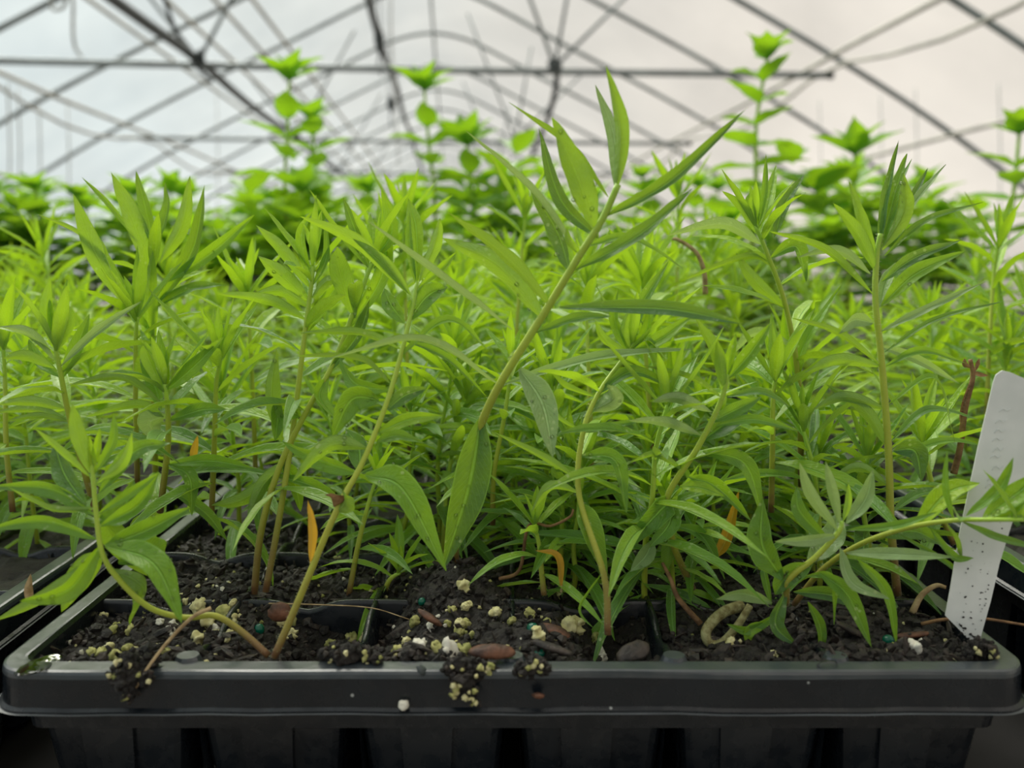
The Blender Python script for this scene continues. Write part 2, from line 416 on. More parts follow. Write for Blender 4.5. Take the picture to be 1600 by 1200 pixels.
# purlins running down the house
for u, lab, r, mt in ((0, 'grey ridge purlin running down the peak of the roof', .014, 'steel'),
                  (-2.75, 'tan purlin along the left roof slope, upper of two', .016, 'purlin'),
                  (-3.6, 'tan purlin along the left roof slope, lower of two', .016, 'purlin'),
                  (2.6, 'tan purlin along the right roof slope, upper of two', .016, 'purlin'),
                  (3.45, 'tan purlin along the right roof slope, lower of two', .016, 'purlin')):
    mb = MB(); tube(mb, [G(u, -1 + k * 1.5, zprof(u) - .03 + .012 * math.sin(k * 2.1)) for k in range(22)], r, 6)
    tag(mb.build('roof_purlin', M[mt]), lab, 'roof frame')
# hanging pipes and cables running down the house
def along(name, lab, cat, u, z, r, mt, v0=1.0, v1=26, sag=.0, step=1.5):
    n = int((v1 - v0) / .5); pts = []
    for k in range(n + 1):
        v = v0 + (v1 - v0) * k / n
        s = abs(math.sin((v - 5.25) / 3.05 * math.pi))
        pts.append(G(u, v, ZC + z - sag * s))
    mb = MB(); tube(mb, pts, r, 6); return tag(mb.build(name, M[mt]), lab, cat)
along('irrigation_pipe', 'thick dark pipe slung under the roof peak, running down the house', 'pipe', -.36, 1.72, .026, 'steel_dark', sag=.10)
along('conduit', 'pale conduit left of the thick dark pipe, nearer one of a pair', 'pipe', -1.02, 1.55, .014, 'purlin')
along('conduit', 'pale conduit left of the thick dark pipe, farther one of a pair', 'pipe', -1.25, 1.55, .014, 'purlin')
along('conduit', 'pale conduit just right of the dark heating pipe on the left', 'pipe', -1.62, 1.62, .015, 'purlin')
along('conduit', 'pale conduit just left of the dark heating pipe', 'pipe', -2.05, 1.58, .014, 'purlin')
along('heating_pipe', 'dark pipe hung left of the tie bar brace, running away down the house', 'pipe', -1.38, 1.22, .028, 'steel_dark', sag=.04, v0=1.0)
along('cable', 'slack tan cable drooping under the left roof slope', 'cable', -2.75, 1.17, .012, 'purlin', sag=.17)
along('cable', 'slack tan cable drooping under the right roof slope', 'cable', 2.6, 1.24, .012, 'purlin', sag=.17)
def line(name, lab, cat, pts, r, mt, group=None):
    mb = MB(); tube(mb, catmull([Vector(p) for p in pts], 6), r, 6); return tag(mb.build(name, M[mt]), lab, cat, group)
line('cable', 'black cable slanting down from the frame top to the tie bar at left', 'cable', [pix(248, -30, 4.6), pix(275, 50, 4.8), pix(305, 100, 5.0), pix(330, 128, 5.1)], .013, 'steel_dark')
line('hose', 'pale hose end dangling with a loop at the top left', 'hose', [pix(78, -6, 3.2), pix(82, 14, 3.2), pix(98, 12, 3.2), pix(108, -8, 3.2), pix(114, 0, 3.2), pix(114, 50, 3.2), pix(118, 75, 3.2), pix(127, 88, 3.2)], .006, 'hose')
for x, y0, y1, Y, w, lab in ((590, 42, 78, 6.2, .035, 'dark pulley weight hanging left of the thick dark pipe'), (609, 150, 172, 9.0, .038, 'smaller dark pulley weight hanging lower, farther down the house')):
    root = empty('pulley', pix(x, y0, Y), lab, 'pulley'); b = Vector(root.location); s = Y / F
    mb = MB(); tube(mb, catmull([Vector((0, 0, 0)), Vector((.01, 0, -(y1 - y0) * s * .5)), Vector((.015, 0, -(y1 - y0) * s))], 5), lambda t, w=w: w * (.6 + .5 * math.sin(t * 3.14)), 8); mb.build('body', M['steel_dark'], root)
    mb = MB()
    for dx in (-.018, .018): tube(mb, [Vector((dx, 0, 0)), Vector((dx, .02, 1.1))], .004, 5)
    mb.build('cord', M['steel_dark'], root)
    mb = MB(); tube(mb, catmull([Vector((.015, 0, -(y1 - y0) * s)), Vector((0, 0, -.26)), Vector((.02, 0, -.34))], 4), .008, 5); mb.build('hook', M['steel_dark'], root)
line('cable', 'dark bundled cables hanging from the brace joint right of centre', 'cable', [pix(872, 100, 5.3), pix(866, 150, 5.6), pix(850, 200, 6.2), pix(828, 250, 7.2)], .020, 'steel_dark')
line('cord', 'thin tan cord down the left side of the roof peak', 'cord', [pix(612, -20, 6.6), pix(612, 60, 6.6), pix(620, 200, 6.8), pix(623, 260, 7)], .005, 'purlin')
for i, (x, Y) in enumerate(((12, 5.6), (28, 6.2), (60, 6.5), (105, 7.2), (1560, 6.3), (1430, 7.2), (1375, 7.8), (1280, 8.6), (338, 9.5))):
    p0 = pix(x, 130 + 8 * (i % 4), Y); p1 = pix(x + 2, 330, Y)
    line('hanging_strap', 'faint pale strap hanging straight down by the side wall', 'strap', [p0, (p0 + p1) / 2 + Vector((.01, 0, 0)), p1], .006, 'hose', 'straps by the side walls')

# ------------------------------------------------------------------ bench
TH = .057
root = empty('bench', (0, 0, 0), 'dark slatted bench that carries all the seedling trays', 'bench')
mb = MB()
for k in range(21):
    y = .17 + k * .12; box(mb, (-2.0, y, RZ - TH - .02), (2.0, y + .1195, RZ - TH))
mb.build('bench_top', M['wood'], root, smooth=False)
for x in (-1.9, 1.9):
    mb = MB(); box(mb, (x - .03, .17, RZ - TH - .09), (x + .03, 2.7, RZ - TH - .02)); mb.build('rail', M['wood'], root, smooth=False)
    for y in (.25, 2.55):
        mb = MB(); box(mb, (x - .035, y - .035, 0), (x + .035, y + .035, RZ - TH - .09)); mb.build('leg', M['wood'], root, smooth=False)

# ------------------------------------------------------------------ trays
W2, LEN = .1390, .520; RW = .0058; NX, NY = 6, 12
IW = W2 - RW; CX = 2 * IW / NX; CY = (LEN - 2 * .0068) / NY
YF = .198
def rrect(w, l, r, z, n=6, y0=0.0):
    pts = []
    for cx, cy, a0 in ((w - r, y0 + r, -90), (w - r, y0 + l - r, 0), (-w + r, y0 + l - r, 90), (-w + r, y0 + r, 180)):
        for k in range(n + 1):
            a = R(a0 + 90 * k / n); pts.append(Vector((cx + r * math.cos(a), cy + r * math.sin(a), z)))
    return pts
def densify(P, step=.02):
    out = []
    for a, b in zip(P, P[1:] + P[:1]):
        n = max(1, int((b - a).length / step))
        for k in range(n): out.append(a.lerp(b, k / n))
    return out
def make_tray(detail):
    root = empty('seedling_tray', (0, YF, RZ))
    mb = MB()
    def ring(dw, z, wob=0.0):
        n = 12; P = rrect(W2 + dw, LEN + 2 * dw, .009 + max(dw, -.004), z, n, -dw)
        out = []
        for i, p in enumerate(P): out.append(p)
        return out
    # inside wall up, over the rolled rim, down the skirt, out onto the thin bottom flange
    rings = [ring(-RW - .0008, -.020), ring(-RW - .0002, -.0012), ring(-RW + .0006, 0), ring(-RW + .0011, .0001), ring(-.0008, 0.0001), ring(-.0001, -.0002), ring(.0002, -.0009), ring(0.0004, -.0020), ring(.0010, -.0098), ring(.0020, -.0104), ring(.0020, -.0110), ring(.0004, -.0109)]
    # long sides are cut fine so the lip can wave a little
    n0 = len(rings[0]); segs = []
    for i in range(n0):
        a = rings[4][i]; b = rings[4][(i + 1) % n0]; segs.append(max(1, int((b - a).length / .012)))
    V_ = []
    for j, rg in enumerate(rings):
        row = []
        for i in range(n0):
            a = rg[i]; b = rg[(i + 1) % n0]
            for k in range(segs[i]): row.append(a.lerp(b, k / segs[i]))
        for q, p in enumerate(row):
            if j >= 3: p.z += .0006 * noise.noise(Vector((p.x * 22, p.y * 22, 3))) ; p.y += .0005 * noise.noise(Vector((p.x * 30, p.y * 30, j * .2)))
            if j >= 8: p.z += .0006 * noise.noise(Vector((p.x * 60, p.y * 60, 7)))
        V_.append(row)
    n = len(V_[0]); vs = [p for row in V_ for p in row]
    mb.add(vs, [(j * n + i, j * n + (i + 1) % n, (j + 1) * n + (i + 1) % n, (j + 1) * n + i) for j in range(len(V_) - 1) for i in range(n)])
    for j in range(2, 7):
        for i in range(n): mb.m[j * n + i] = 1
    fl = MB(); q = [[p + Vector((0, 0, .00005 - .0001 * k)) for p in V_[10]] for k in range(2)]
    q[1] = [p + Vector((.0006 * (1 if p.x > 0 else -1) if abs(p.x) > W2 - .004 else 0, -.0007 if p.y < .01 else 0, 0)) for p in q[1]]
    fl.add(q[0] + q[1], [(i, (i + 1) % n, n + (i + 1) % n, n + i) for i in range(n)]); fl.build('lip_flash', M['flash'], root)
    # small bosses where dividers meet the rim
    if detail:
        for k in range(1, NX):
            x = -IW + k * CX
            c = Vector((x, .0072, -.0002)); vs = [c + Vector((.0052 * math.cos(a), .0042 * math.sin(a), -.004)) for a in [2 * math.pi * q / 14 for q in range(14)]] + [c + Vector((.0030 * math.cos(a), .0024 * math.sin(a), .0011)) for a in [2 * math.pi * q / 14 for q in range(14)]]
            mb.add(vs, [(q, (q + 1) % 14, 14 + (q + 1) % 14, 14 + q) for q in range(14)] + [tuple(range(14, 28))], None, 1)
    mb.build('rim', [M['plastic'], M['dusty_lit']], root, smooth=False)
    # cell dividers
    mb = MB()
    def wall(a, b, zt):
        d = (b - a).normalized(); s = Vector((-d.y, d.x, 0)); prof = [(-.0030, -.045), (-.0012, zt - .0012), (-.0006, zt), (.0006, zt), (.0012, zt - .0012), (.0030, -.045)]
        nseg = 14; vs = []
        for k in range(nseg + 1):
            p = a.lerp(b, k / nseg)
            dip = -.0035 * math.exp(-((k / nseg - .5) / .16) ** 2)
            for q, (o, z) in enumerate(prof): vs.append(p + s * o + Vector((0, 0, z + (dip if 0 < q < 5 else 0))))
        mb.add(vs, [(k * 6 + q, k * 6 + q + 1, (k + 1) * 6 + q + 1, (k + 1) * 6 + q) for k in range(nseg) for q in range(5)])
    y0 = .0068
    for i in range(1, NX):
        for j in range(NY if detail else 3):
            x = -IW + i * CX; wall(Vector((x, y0 + j * CY, 0)), Vector((x, y0 + (j + 1) * CY, 0)), -.0016)
    for j in range(1, NY if detail else 3):
        for i in range(NX):
            y = y0 + j * CY; wall(Vector((-IW + i * CX, y, 0)), Vector((-IW + (i + 1) * CX, y, 0)), -.0016)
    mb.build('cell_divider', M['plastic'], root)
    # tapering cell pots under the rim
    mb = MB(); z0, z1 = -.0085, -.0555
    for i in range(NX):
        for j in range(NY):
            if 1 < j < NY - 1 and 0 < i < NX - 1: continue
            cx = -IW + (i + .5) * CX; cy = y0 + (j + .5) * CY; rr = []
            for z, a, r in ((z0, .0212, .003), (-.0175, .0208, .003), (-.0195, .0203, .0035), (z1 + .002, .0172, .004), (z1, .016, .004)):
                P = rrect(a, 2 * a, r, z, 3, -a); rr.append([p + Vector((cx, cy, 0)) for p in P])
            n = len(rr[0]); mb.add([p for q in rr for p in q], [(k * n + m_, k * n + (m_ + 1) % n, (k + 1) * n + (m_ + 1) % n, (k + 1) * n + m_) for k in range(4) for m_ in range(n)] + [tuple((4 * n + m_) for m_ in range(n))])
            if j == 0 and detail:      # raised panel on the front face of each pot
                x0, x1 = cx - .009, cx + .006
                vs = [Vector((x0, cy - .0200, -.0135)), Vector((x1, cy - .0200, -.0135)), Vector((x1 - .002, cy - .0172, z1)), Vector((x0 + .002, cy - .0172, z1)),
                      Vector((x0, cy - .0218, -.0140)), Vector((x1, cy - .0218, -.0140)), Vector((x1 - .002, cy - .0190, z1)), Vector((x0 + .002, cy - .0190, z1))]
                mb.add(vs, [(4, 5, 6, 7), (0, 1, 5, 4), (1, 2, 6, 5), (3, 0, 4, 7)])
    mb.build('cell_pots', M['plastic'], root, smooth=False)
    # plain skirt wall behind the lip
    mb = MB(); a = rrect(IW + .0022, LEN - .0075, .005, -.004, 4, .0038); b = rrect(IW + .0010, LEN - .010, .005, -.0195, 4, .005)
    n = len(a); mb.add(a + b, [(i, (i + 1) % n, n + (i + 1) % n, n + i) for i in range(n)]); mb.build('skirt', M['plastic'], root, smooth=False)
    return root
def soil_z(X, Yl, seed=0):
    """soil height below rim; X across tray, Yl from tray front"""
    v = Vector((X * 60 + seed, Yl * 60, 0)); z = -.0068
    z += .0035 * noise.noise(v) + .0016 * noise.noise(v * 3) + .0010 * noise.noise(v * 9) + .0006 * noise.noise(v * 22)
    return z
def main_soil_z(X, Yl):
    z = soil_z(X, Yl)
    def g(cx, cy, sx, sy, a): return a * math.exp(-((X - cx) / sx) ** 2 - ((Yl - cy) / sy) ** 2)
    z += g(-.018, .055, .017, .022, .013) + g(-.025, .012, .012, .010, .006) + g(.004, .020, .016, .015, .006)
    z += g(-.055, .032, .015, .017, -.020) + g(.032, .030, .010, .016, -.016) + g(-.110, .018, .022, .016, .003)
    z += g(.100, .035, .038, .035, .0055) + g(-.085, .012, .02, .008, .003) + g(-.09, .052, .025, .02, .004) + g(-.045, .010, .012, .007, .007)
    return z
def make_soil(name, fn, res, clods, root, ymax=LEN - .007, close=None):
    mb = MB(); x0, x1 = -IW - .0005, IW + .0005; y0 = .0066
    def grid(ya, yb, rs):
        nx = int((x1 - x0) / rs); ny = max(1, int((yb - ya) / rs)); vs = []
        for j in range(ny + 1):
            for i in range(nx + 1):
                X = x0 + (x1 - x0) * i / nx; Y = ya + (yb - ya) * j / ny; vs.append((X, Y, fn(X, Y)))
        mb.add(vs, [(j * (nx + 1) + i, j * (nx + 1) + i + 1, (j + 1) * (nx + 1) + i + 1, (j + 1) * (nx + 1) + i) for j in range(ny) for i in range(nx)])
    if close: grid(y0, close, res); grid(close, ymax, .006)
    else: grid(y0, ymax, res)
    for k in range(clods):
        X = random.uniform(x0, x1); Y = y0 + (random.random() ** 1.5) * ((close or ymax) - y0)
        r = random.choice((.0005, .0007, .0009, .0012, .0016)) * random.uniform(.8, 1.3)
        c = Vector((X, Y, fn(X, Y) + r * .4))
        if random.random() < .22: lump(mb, c, r * 1.6, 1, .4, sq=(1.6, .5, .25))
        else: lump(mb, c, r, 0 if random.random() < .8 else 1, .6)
    o = mb.build(name, [M['soil'], M['bark']], root, smooth=False); o['kind'] = 'stuff'; return o

tray = make_tray(True)
tag(tray, 'black plastic seedling tray in front, its whole near rim facing the viewer', 'seedling tray')
make_soil('potting_soil', main_soil_z, .0009, 5200, tray, close=.14)
tray2 = make_tray(False)
make_soil('potting_soil', lambda x, y: soil_z(x, y, 30), .003, 500, tray2)
PLACES = [(-.3000, .205, 'black seedling tray at the left edge, rim just showing beside the front tray'),
          (.3220, .235, 'black seedling tray at the right edge behind the white label'),
          (-.2900, .750, 'black seedling tray hidden in greenery at the far left'),
          (.0000, .745, 'black seedling tray directly behind the front tray'),
          (.3000, .775, 'black seedling tray hidden in greenery at the far right'),
          (-.5900, .3, 'black seedling tray two places left of the front tray'),
          (.6200, .3, 'black seedling tray two places right of the front tray')]
for i, (x, y, lab) in enumerate(PLACES):
    o = tray2 if i == 0 else copy_tree(tray2)
    o.location = (x, y, RZ); tag(o, lab, 'seedling tray')

# ------------------------------------------------------------------ leaves and plants
def leaf(mb, pts, side, width, fold=.35, n=10, m=4, tint=.5, mat=0, twist=0.0, ripple=.0, broad=False):
    P = catmull([Vector(p) for p in pts], max(2, n // (len(pts) - 1))); k = len(P); vs = []; uv = []; tn = []
    S = Vector(side).normalized()
    up0 = None
    ph = random.random() * 6.28
    ln = sum((b - a).length for a, b in zip(P, P[1:]))
    for i, p in enumerate(P):
        t = i / (k - 1)
        T = P[min(i + 1, k - 1)] - P[max(i - 1, 0)]
        T = T.normalized() if T.length > 1e-9 else Vector((0, 0, 1))
        S2 = S - T * S.dot(T)
        S2 = S2.normalized() if S2.length > 1e-5 else T.orthogonal().normalized()
        S = S2
        if twist: S2 = Matrix.Rotation(twist * t, 3, T) @ S2
        Nn = S2.cross(T)
        if broad: sh = math.sin(math.pi * min(1, t ** .70)) ** 1.15 * (1 if t > .1 else t / .1)
        else: sh = (math.sin(math.pi * t ** .86) ** .86) if 0 < t < 1 else 0
        w = width / 2 * max(sh, .10 * (1 - t) ** .5 + .004)
        fo = fold * (1 - .35 * t)
        for j in range(m + 1):
            s = -1 + 2 * j / m; a = abs(s)
            off = S2 * (w * s * math.cos(fo * a)) + Nn * (w * (a * math.sin(fo) - .14 * (1 - a) + .10 * a * a))
            if ripple: off += Nn * (ripple * width * a * math.sin(ph + t * 19 + (s > 0) * 1.7))
            vs.append(p + off); uv.append((j / m, t)); tn.append(tint + .10 * (1 - t) - .05)
    mb.add(vs, [(i * (m + 1) + j, i * (m + 1) + j + 1, (i + 1) * (m + 1) + j + 1, (i + 1) * (m + 1) + j) for i in range(k - 1) for j in range(m)], uv, mat, tn)
    return ln

def grow_leaf(mb, base, az, elev, length, width, droop, tint, n=8, m=4, fold=.35, broad=False, mat=0):
    """leaf that leaves the stem at compass az with elevation elev and bends down by droop"""
    d = Vector((math.cos(az), math.sin(az), 0)); pts = [Vector(base)]; e = elev; k = 4
    p = Vector(base); bend = random.uniform(-.25, .25)
    for i in range(k):
        a2 = az + bend * i / k; d = Vector((math.cos(a2), math.sin(a2), 0))
        p = p + (d * math.cos(e) + Vector((0, 0, math.sin(e)))) * (length / k); pts.append(p.copy()); e -= droop / k
    side = Vector((math.sin(az), -math.cos(az), 0)); side += Vector((0, 0, random.uniform(-.45, .45)))
    # order so that the upper face carries the normal
    leaf(mb, pts, side, width, fold, n, m, tint, mat, twist=random.uniform(-.5, .5), ripple=.04, broad=broad)

def leafy(mb, path, dens, lmax, wmax, tint0=.5, start=.15, n=8, m=4, top=7, rnd=random, cb=None, lowdroop=1.0):
    """spiral of leaves along a stem path, getting upright and young at the tip"""
    ln = [0.0]
    for a, b in zip(path, path[1:]): ln.append(ln[-1] + (b - a).length)
    tot = ln[-1]
    def at(s):
        s = max(0, min(tot, s))
        for i in range(len(path) - 1):
            if s <= ln[i + 1]: return path[i].lerp(path[i + 1], (s - ln[i]) / max(1e-9, ln[i + 1] - ln[i]))
        return path[-1]
    az = rnd.random() * 6.28; s = tot * start
    while s < tot * .97:
        t = s / tot; az += 2.4 + rnd.uniform(-.3, .3)
        elev = -.25 + 1.05 * t + rnd.uniform(-.2, .2); L_ = lmax * (.55 + .6 * math.sin(math.pi * min(1, .12 + t * .85))) * rnd.uniform(.75, 1.1)
        w = wmax * rnd.uniform(.7, 1.15)
        q = mb if mb else MB()
        grow_leaf(q, at(s), az, elev, L_, w, lowdroop * rnd.uniform(.35, 1.2) * (1.1 - .4 * t), tint0 + rnd.uniform(-.22, .22) + .12 * t, n, m, rnd.uniform(.15, .6))
        if cb: cb(q)
        s += tot / dens * (1.15 - .35 * t)
    for k in range(top):
        az += 2.4; t = k / max(1, top - 1)
        q = mb if mb else MB()
        grow_leaf(q, at(tot * (.96 + .04 * t)), az, .85 + .5 * t + rnd.uniform(-.12, .12), lmax * (.8 - .4 * t) * rnd.uniform(.8, 1.15), wmax * (.85 - .3 * t), rnd.uniform(-.3, .35), tint0 + .1 + .25 * t, n, m, .5)
        if cb: cb(q)

def hairs(mb, path, rad, count, ln=.0011, mat=1):
    for k in range(count):
        i = random.randrange(len(path) - 1); t = random.random(); p = path[i].lerp(path[i + 1], t)
        T = (path[i + 1] - path[i]).normalized(); o = T.orthogonal().normalized()
        d = Matrix.Rotation(random.random() * 6.28, 3, T) @ o; tt = (i + t) / len(path); r = rad(tt)
        l = ln * random.uniform(.5, 1.2); a = p + d * (r * .85); b = p + d * (r + l) + T * random.uniform(-.3, .3) * l
        s = T.cross(d) * .00003
        mb.add([a - s, a + s, a + T * .00005, b], [(0, 1, 3), (1, 2, 3), (2, 0, 3)], None, mat, 1.0)

# ---- fill seedlings: a dozen different plants, copied into the cells
def seedling_variant(h, dens, lmax, wmax, n, m, seed, start=.12, tint=.5):
    random.seed(seed)
    root = empty('milkweed_seedling', (0, 0, 0))
    lean = Vector((random.uniform(-.12, .12), random.uniform(-.12, .12), 0)); P = []
    for k in range(6):
        t = k / 5; P.append(Vector((lean.x * h * t * t + random.uniform(-.0015, .0015) * (k > 0), lean.y * h * t * t + random.uniform(-.0015, .0015) * (k > 0), h * t)))
    path = catmull(P, 4); mb = MB(); tube(mb, path, lambda t: .0012 * (1 - .45 * t), 6); mb.t = [.3 + .7 * q for q in mb.t]; mb.build('stem', M['stem'], root)
    mb = MB(); leafy(mb, path, dens, lmax, wmax, tint, start, n, m, 8, random); mb.build('foliage', M['leaf'], root)
    root['_h'] = h
    return root
VAR = [seedling_variant(.086 + .005 * k, 40 + (k % 3) * 5, .043 + .003 * (k % 4), .0048 + .0006 * (k % 3), 10, 4, 50 + k, .06, tint=.42 + .05 * (k % 5)) for k in range(10)]
SHORT = [seedling_variant(.052 + .008 * k, 26, .034 + .003 * k, .0050, 9, 4, 80 + k, .04, tint=.42) for k in range(4)]
random.seed(11)
used_var = set()
def put_seedling(pool, x, y, z, sc, label, group, k=None):
    v = pool[random.randrange(len(pool)) if k is None else k % len(pool)]
    if v.name not in used_var: used_var.add(v.name); o = v; 
    else: o = copy_tree(v)
    o.location = (x, y, z); o.rotation_euler = (random.uniform(-.10, .10), random.uniform(-.12, .12), random.random() * 6.28)
    o.scale = (sc, sc, sc * random.uniform(.95, 1.08)); tag(o, label, 'seedling', group); return o
ZS = RZ - .011
ORD = ['first', 'second', 'third', 'fourth', 'fifth', 'sixth', 'seventh', 'eighth', 'ninth', 'tenth', 'eleventh', 'twelfth']
def zone(x, y):
    lr = 'left' if x < -.045 else ('right' if x > .045 else 'middle')
    nf = 'nearer' if y < .16 else ('central' if y < .33 else 'farthest')
    return lr, nf
for j in range(1, NY):
    for i in range(NX):
        x = -IW + (i + .5) * CX + random.uniform(-.009, .009); yl = .0068 + (j + .5) * CY + random.uniform(-.009, .009)
        lr, nf = zone(x, yl)
        lr = 'left' if i < 2 else ('middle' if i < 4 else 'right'); lab = 'narrow-leaved seedling, %s row back, %s cell from left, front tray' % (ORD[j], ORD[i]); grp = 'front tray seedlings in %s row, %s cell' % (ORD[j], ORD[i])
        if j < 4 and i >= (3 if j == 1 else 2):
            for q in range(2): put_seedling(SHORT, x + random.uniform(-.018, .018), YF + yl + random.uniform(-.016, .014), ZS, random.uniform(.7, 1.1), lab, grp)
        if j < 2:
            if i < 3: continue
            put_seedling(SHORT, x, YF + yl, ZS, random.uniform(.7, 1.0), lab, grp)
        elif j < 4:
            put_seedling(SHORT if random.random() < .55 else VAR[:4], x, YF + yl, ZS, random.uniform(.75, 1.0), lab, grp)
        else:
            put_seedling(VAR, x, YF + yl, ZS, random.uniform(.80, 1.0), lab, grp)
for tx, ty, name, jn in ((-.300, .205, 'the tray at the left edge', 12), (.322, .235, 'the tray at the right edge', 12)):
    for j in range(0, jn):
        for i in range(NX):
            if tx < 0 and i < 1 and j < 2: continue
            if random.random() < (.15 if j < 9 else .5): continue
            if abs(tx) < .4 and j < 2 and random.random() < .5: continue
            x = tx - IW + (i + .5) * CX + random.uniform(-.008, .008); yl = .0068 + (j + .5) * CY + random.uniform(-.008, .008)
            put_seedling(VAR if j > 2 else SHORT + VAR[:3], x, ty + yl, ZS, random.uniform(.70, .92), 'narrow-leaved seedling in %s, %s half, %s row' % (name, 'left' if i < 3 else 'right', ORD[j]), 'seedlings in %s, %s half, %s row' % (name, 'left' if i < 3 else 'right', ORD[j]))
for j in range(0, 9):
    for i in range(NX + 8):
        if random.random() < .22: continue
        x = -.27 + i * CX + random.uniform(-.01, .01)
        y = .762 + j * CY * 1.15 + random.uniform(-.01, .01)
        put_seedling(VAR, x, y, ZS, random.uniform(.78, 1.0) * (.85 if x < -.02 else 1), 'blurred narrow-leaved seedling behind the front tray, %s, %s row' % ('left' if x < -.02 else 'middle' if x < .13 else 'right', ORD[j]), 'seedlings behind, %s, %s row' % ('left' if x < -.02 else 'middle' if x < .13 else 'right', ORD[j]))

# ---- broad-leaved plants behind
def broad_variant(h, pairs, lmax, seed, bushy=False):
    random.seed(seed); root = empty('broadleaf_seedling', (0, 0, 0))
    P = [Vector((random.uniform(-.004, .004) * (k > 0), random.uniform(-.004, .004) * (k > 0), h * k / 5)) for k in range(6)]
    path = catmull(P, 3); mb = MB(); tube(mb, path, lambda t: .0017 * (1 - .5 * t), 6); mb.build('stem', M['stem'], root)
    mb = MB(); az = random.random() * 3
    for k in range(pairs):
        t = .25 + .75 * (k / (pairs - 1)) ** .9; az += math.pi / 2 + random.uniform(-.2, .2); c = path[min(len(path) - 1, int(t * (len(path) - 1)))]
        for s in (0, math.pi):
            L_ = lmax * (1 - .25 * max(0, (t - .6) / .4)) * random.uniform(.85, 1.1)
            grow_leaf(mb, c, az + s, .25 + .9 * max(0, t - .7) / .3, L_, L_ * .5, random.uniform(.3, 1.0), .35 + .3 * t + random.uniform(-.1, .1), 8, 4, .35, broad=True)
    for k in range(4): grow_leaf(mb, path[-1], az + k * 1.57 + .7, .75 + .55 * (k % 2), lmax * .75, lmax * .38, .4, .7, 7, 4, .4, broad=True)
    if bushy:
        for q in range(5):
            a = random.random() * 6.28; z0 = h * random.uniform(.35, .7); d = Vector((math.cos(a), math.sin(a), 0)); L2 = h * .25
            br = [Vector((0, 0, z0)), Vector((0, 0, z0)) + d * L2 * .6 + Vector((0, 0, L2 * .5)), Vector((0, 0, z0)) + d * L2 * .8 + Vector((0, 0, L2 * 1.2))]
            for k in range(4):
                c = br[0].lerp(br[1], (k + 1) / 3) if k < 2 else br[1].lerp(br[2], (k - 1) / 2)
                for s in (0, math.pi): grow_leaf(mb, c, a + s + k * 1.57, .3 + .15 * k, lmax * .8, lmax * .4, .6, .45 + random.uniform(-.1, .2), 8, 4, .35, broad=True)
    mb.build('foliage', M['broad'], root); return root
BV = [broad_variant(.20, 8, .038, 301, True), broad_variant(.24, 10, .036, 302), broad_variant(.16, 7, .038, 303, True), broad_variant(.28, 12, .036, 304)]
random.seed(21)
for v in BV[:]: v['_src'] = 1
def put_broad(v, px, top, Y, label, group=None, sq=1.0, hname=None):
    T = pix(px, top, Y); h = {0: .20, 1: .24, 2: .16, 3: .28}[v]; h2 = T.z - ZS
    key = BV[v].name; o = BV[v] if key not in used_var else copy_tree(BV[v]); used_var.add(key)
    o.location = (T.x, T.y, ZS); s = h2 / h; o.scale = (sq * 1.75, sq * 1.75, s); o.rotation_euler = (0, 0, random.random() * 6.28); tag(o, label, 'plant', group); return o
TALL = [(1, 438, 125, .95, 'tall broad-leaved plant rising highest at left against the roof'),
        (3, 483, 185, 1.02, 'broad-leaved plant just right of the tallest one at left'),
        (1, 676, 142, .98, 'tall broad-leaved plant below the roof peak, left of the main stem'),
        (2, 736, 228, 1.0, 'short broad-leaved plant right of the tall one below the roof peak'),
        (3, 1192, 96, .88, 'tallest broad-leaved plant at right, standing clear against the pale roof'),
        (1, 1590, 212, .85, 'dark broad-leaved plant cut off by the right edge of the frame'),
        (2, 1334, 243, .9, 'broad-leaved plant with one round leaf above the greenery at right')]
for v, px, top, Y, lab in TALL: put_broad(v, px, top, Y, lab, None, 1.15)
for k in range(44):
    px = random.uniform(-160, 430) if k < 30 else random.uniform(420, 760)
    put_broad((k % 4) if k % 3 else 0, px, random.uniform(295, 360), random.uniform(.84, 1.25), 'blurred broad-leaved plant in the bank %s' % ('at the far left' if px < 200 else 'left of the twin tall ones' if px < 430 else 'under the roof peak'), 'broad-leaved plants %s' % ('far left' if px < 200 else 'left' if px < 430 else 'centre'))
for k in range(24):
    px = random.uniform(780, 1750)
    put_broad((k % 4) if k % 3 else 0, px, random.uniform(275, 350), random.uniform(.84, 1.3), 'broad-leaved plant in the back bank %s' % ('right of the main stem' if px < 1150 else 'at right' if px < 1450 else 'at the far right'), 'broad-leaved plants back, %s' % ('right of centre' if px < 1150 else 'right' if px < 1450 else 'far right'))

ORD += ['thirteenth', 'fourteenth', 'fifteenth', 'sixteenth', 'seventeenth', 'eighteenth', 'nineteenth', 'twentieth', 'twenty-first', 'twenty-second', 'twenty-third', 'twenty-fourth']
bank = {}
for o in list(COL.objects):
    if str(o.get('group', '')).startswith('broad-leaved plants'): bank.setdefault(o['group'], []).append(o)
for g_, os_ in bank.items():
    os_.sort(key=lambda o: o.location.x / o.location.y)
    for k, o in enumerate(os_): o['label'] = o['label'] + ', ' + ORD[k] + ' from left'

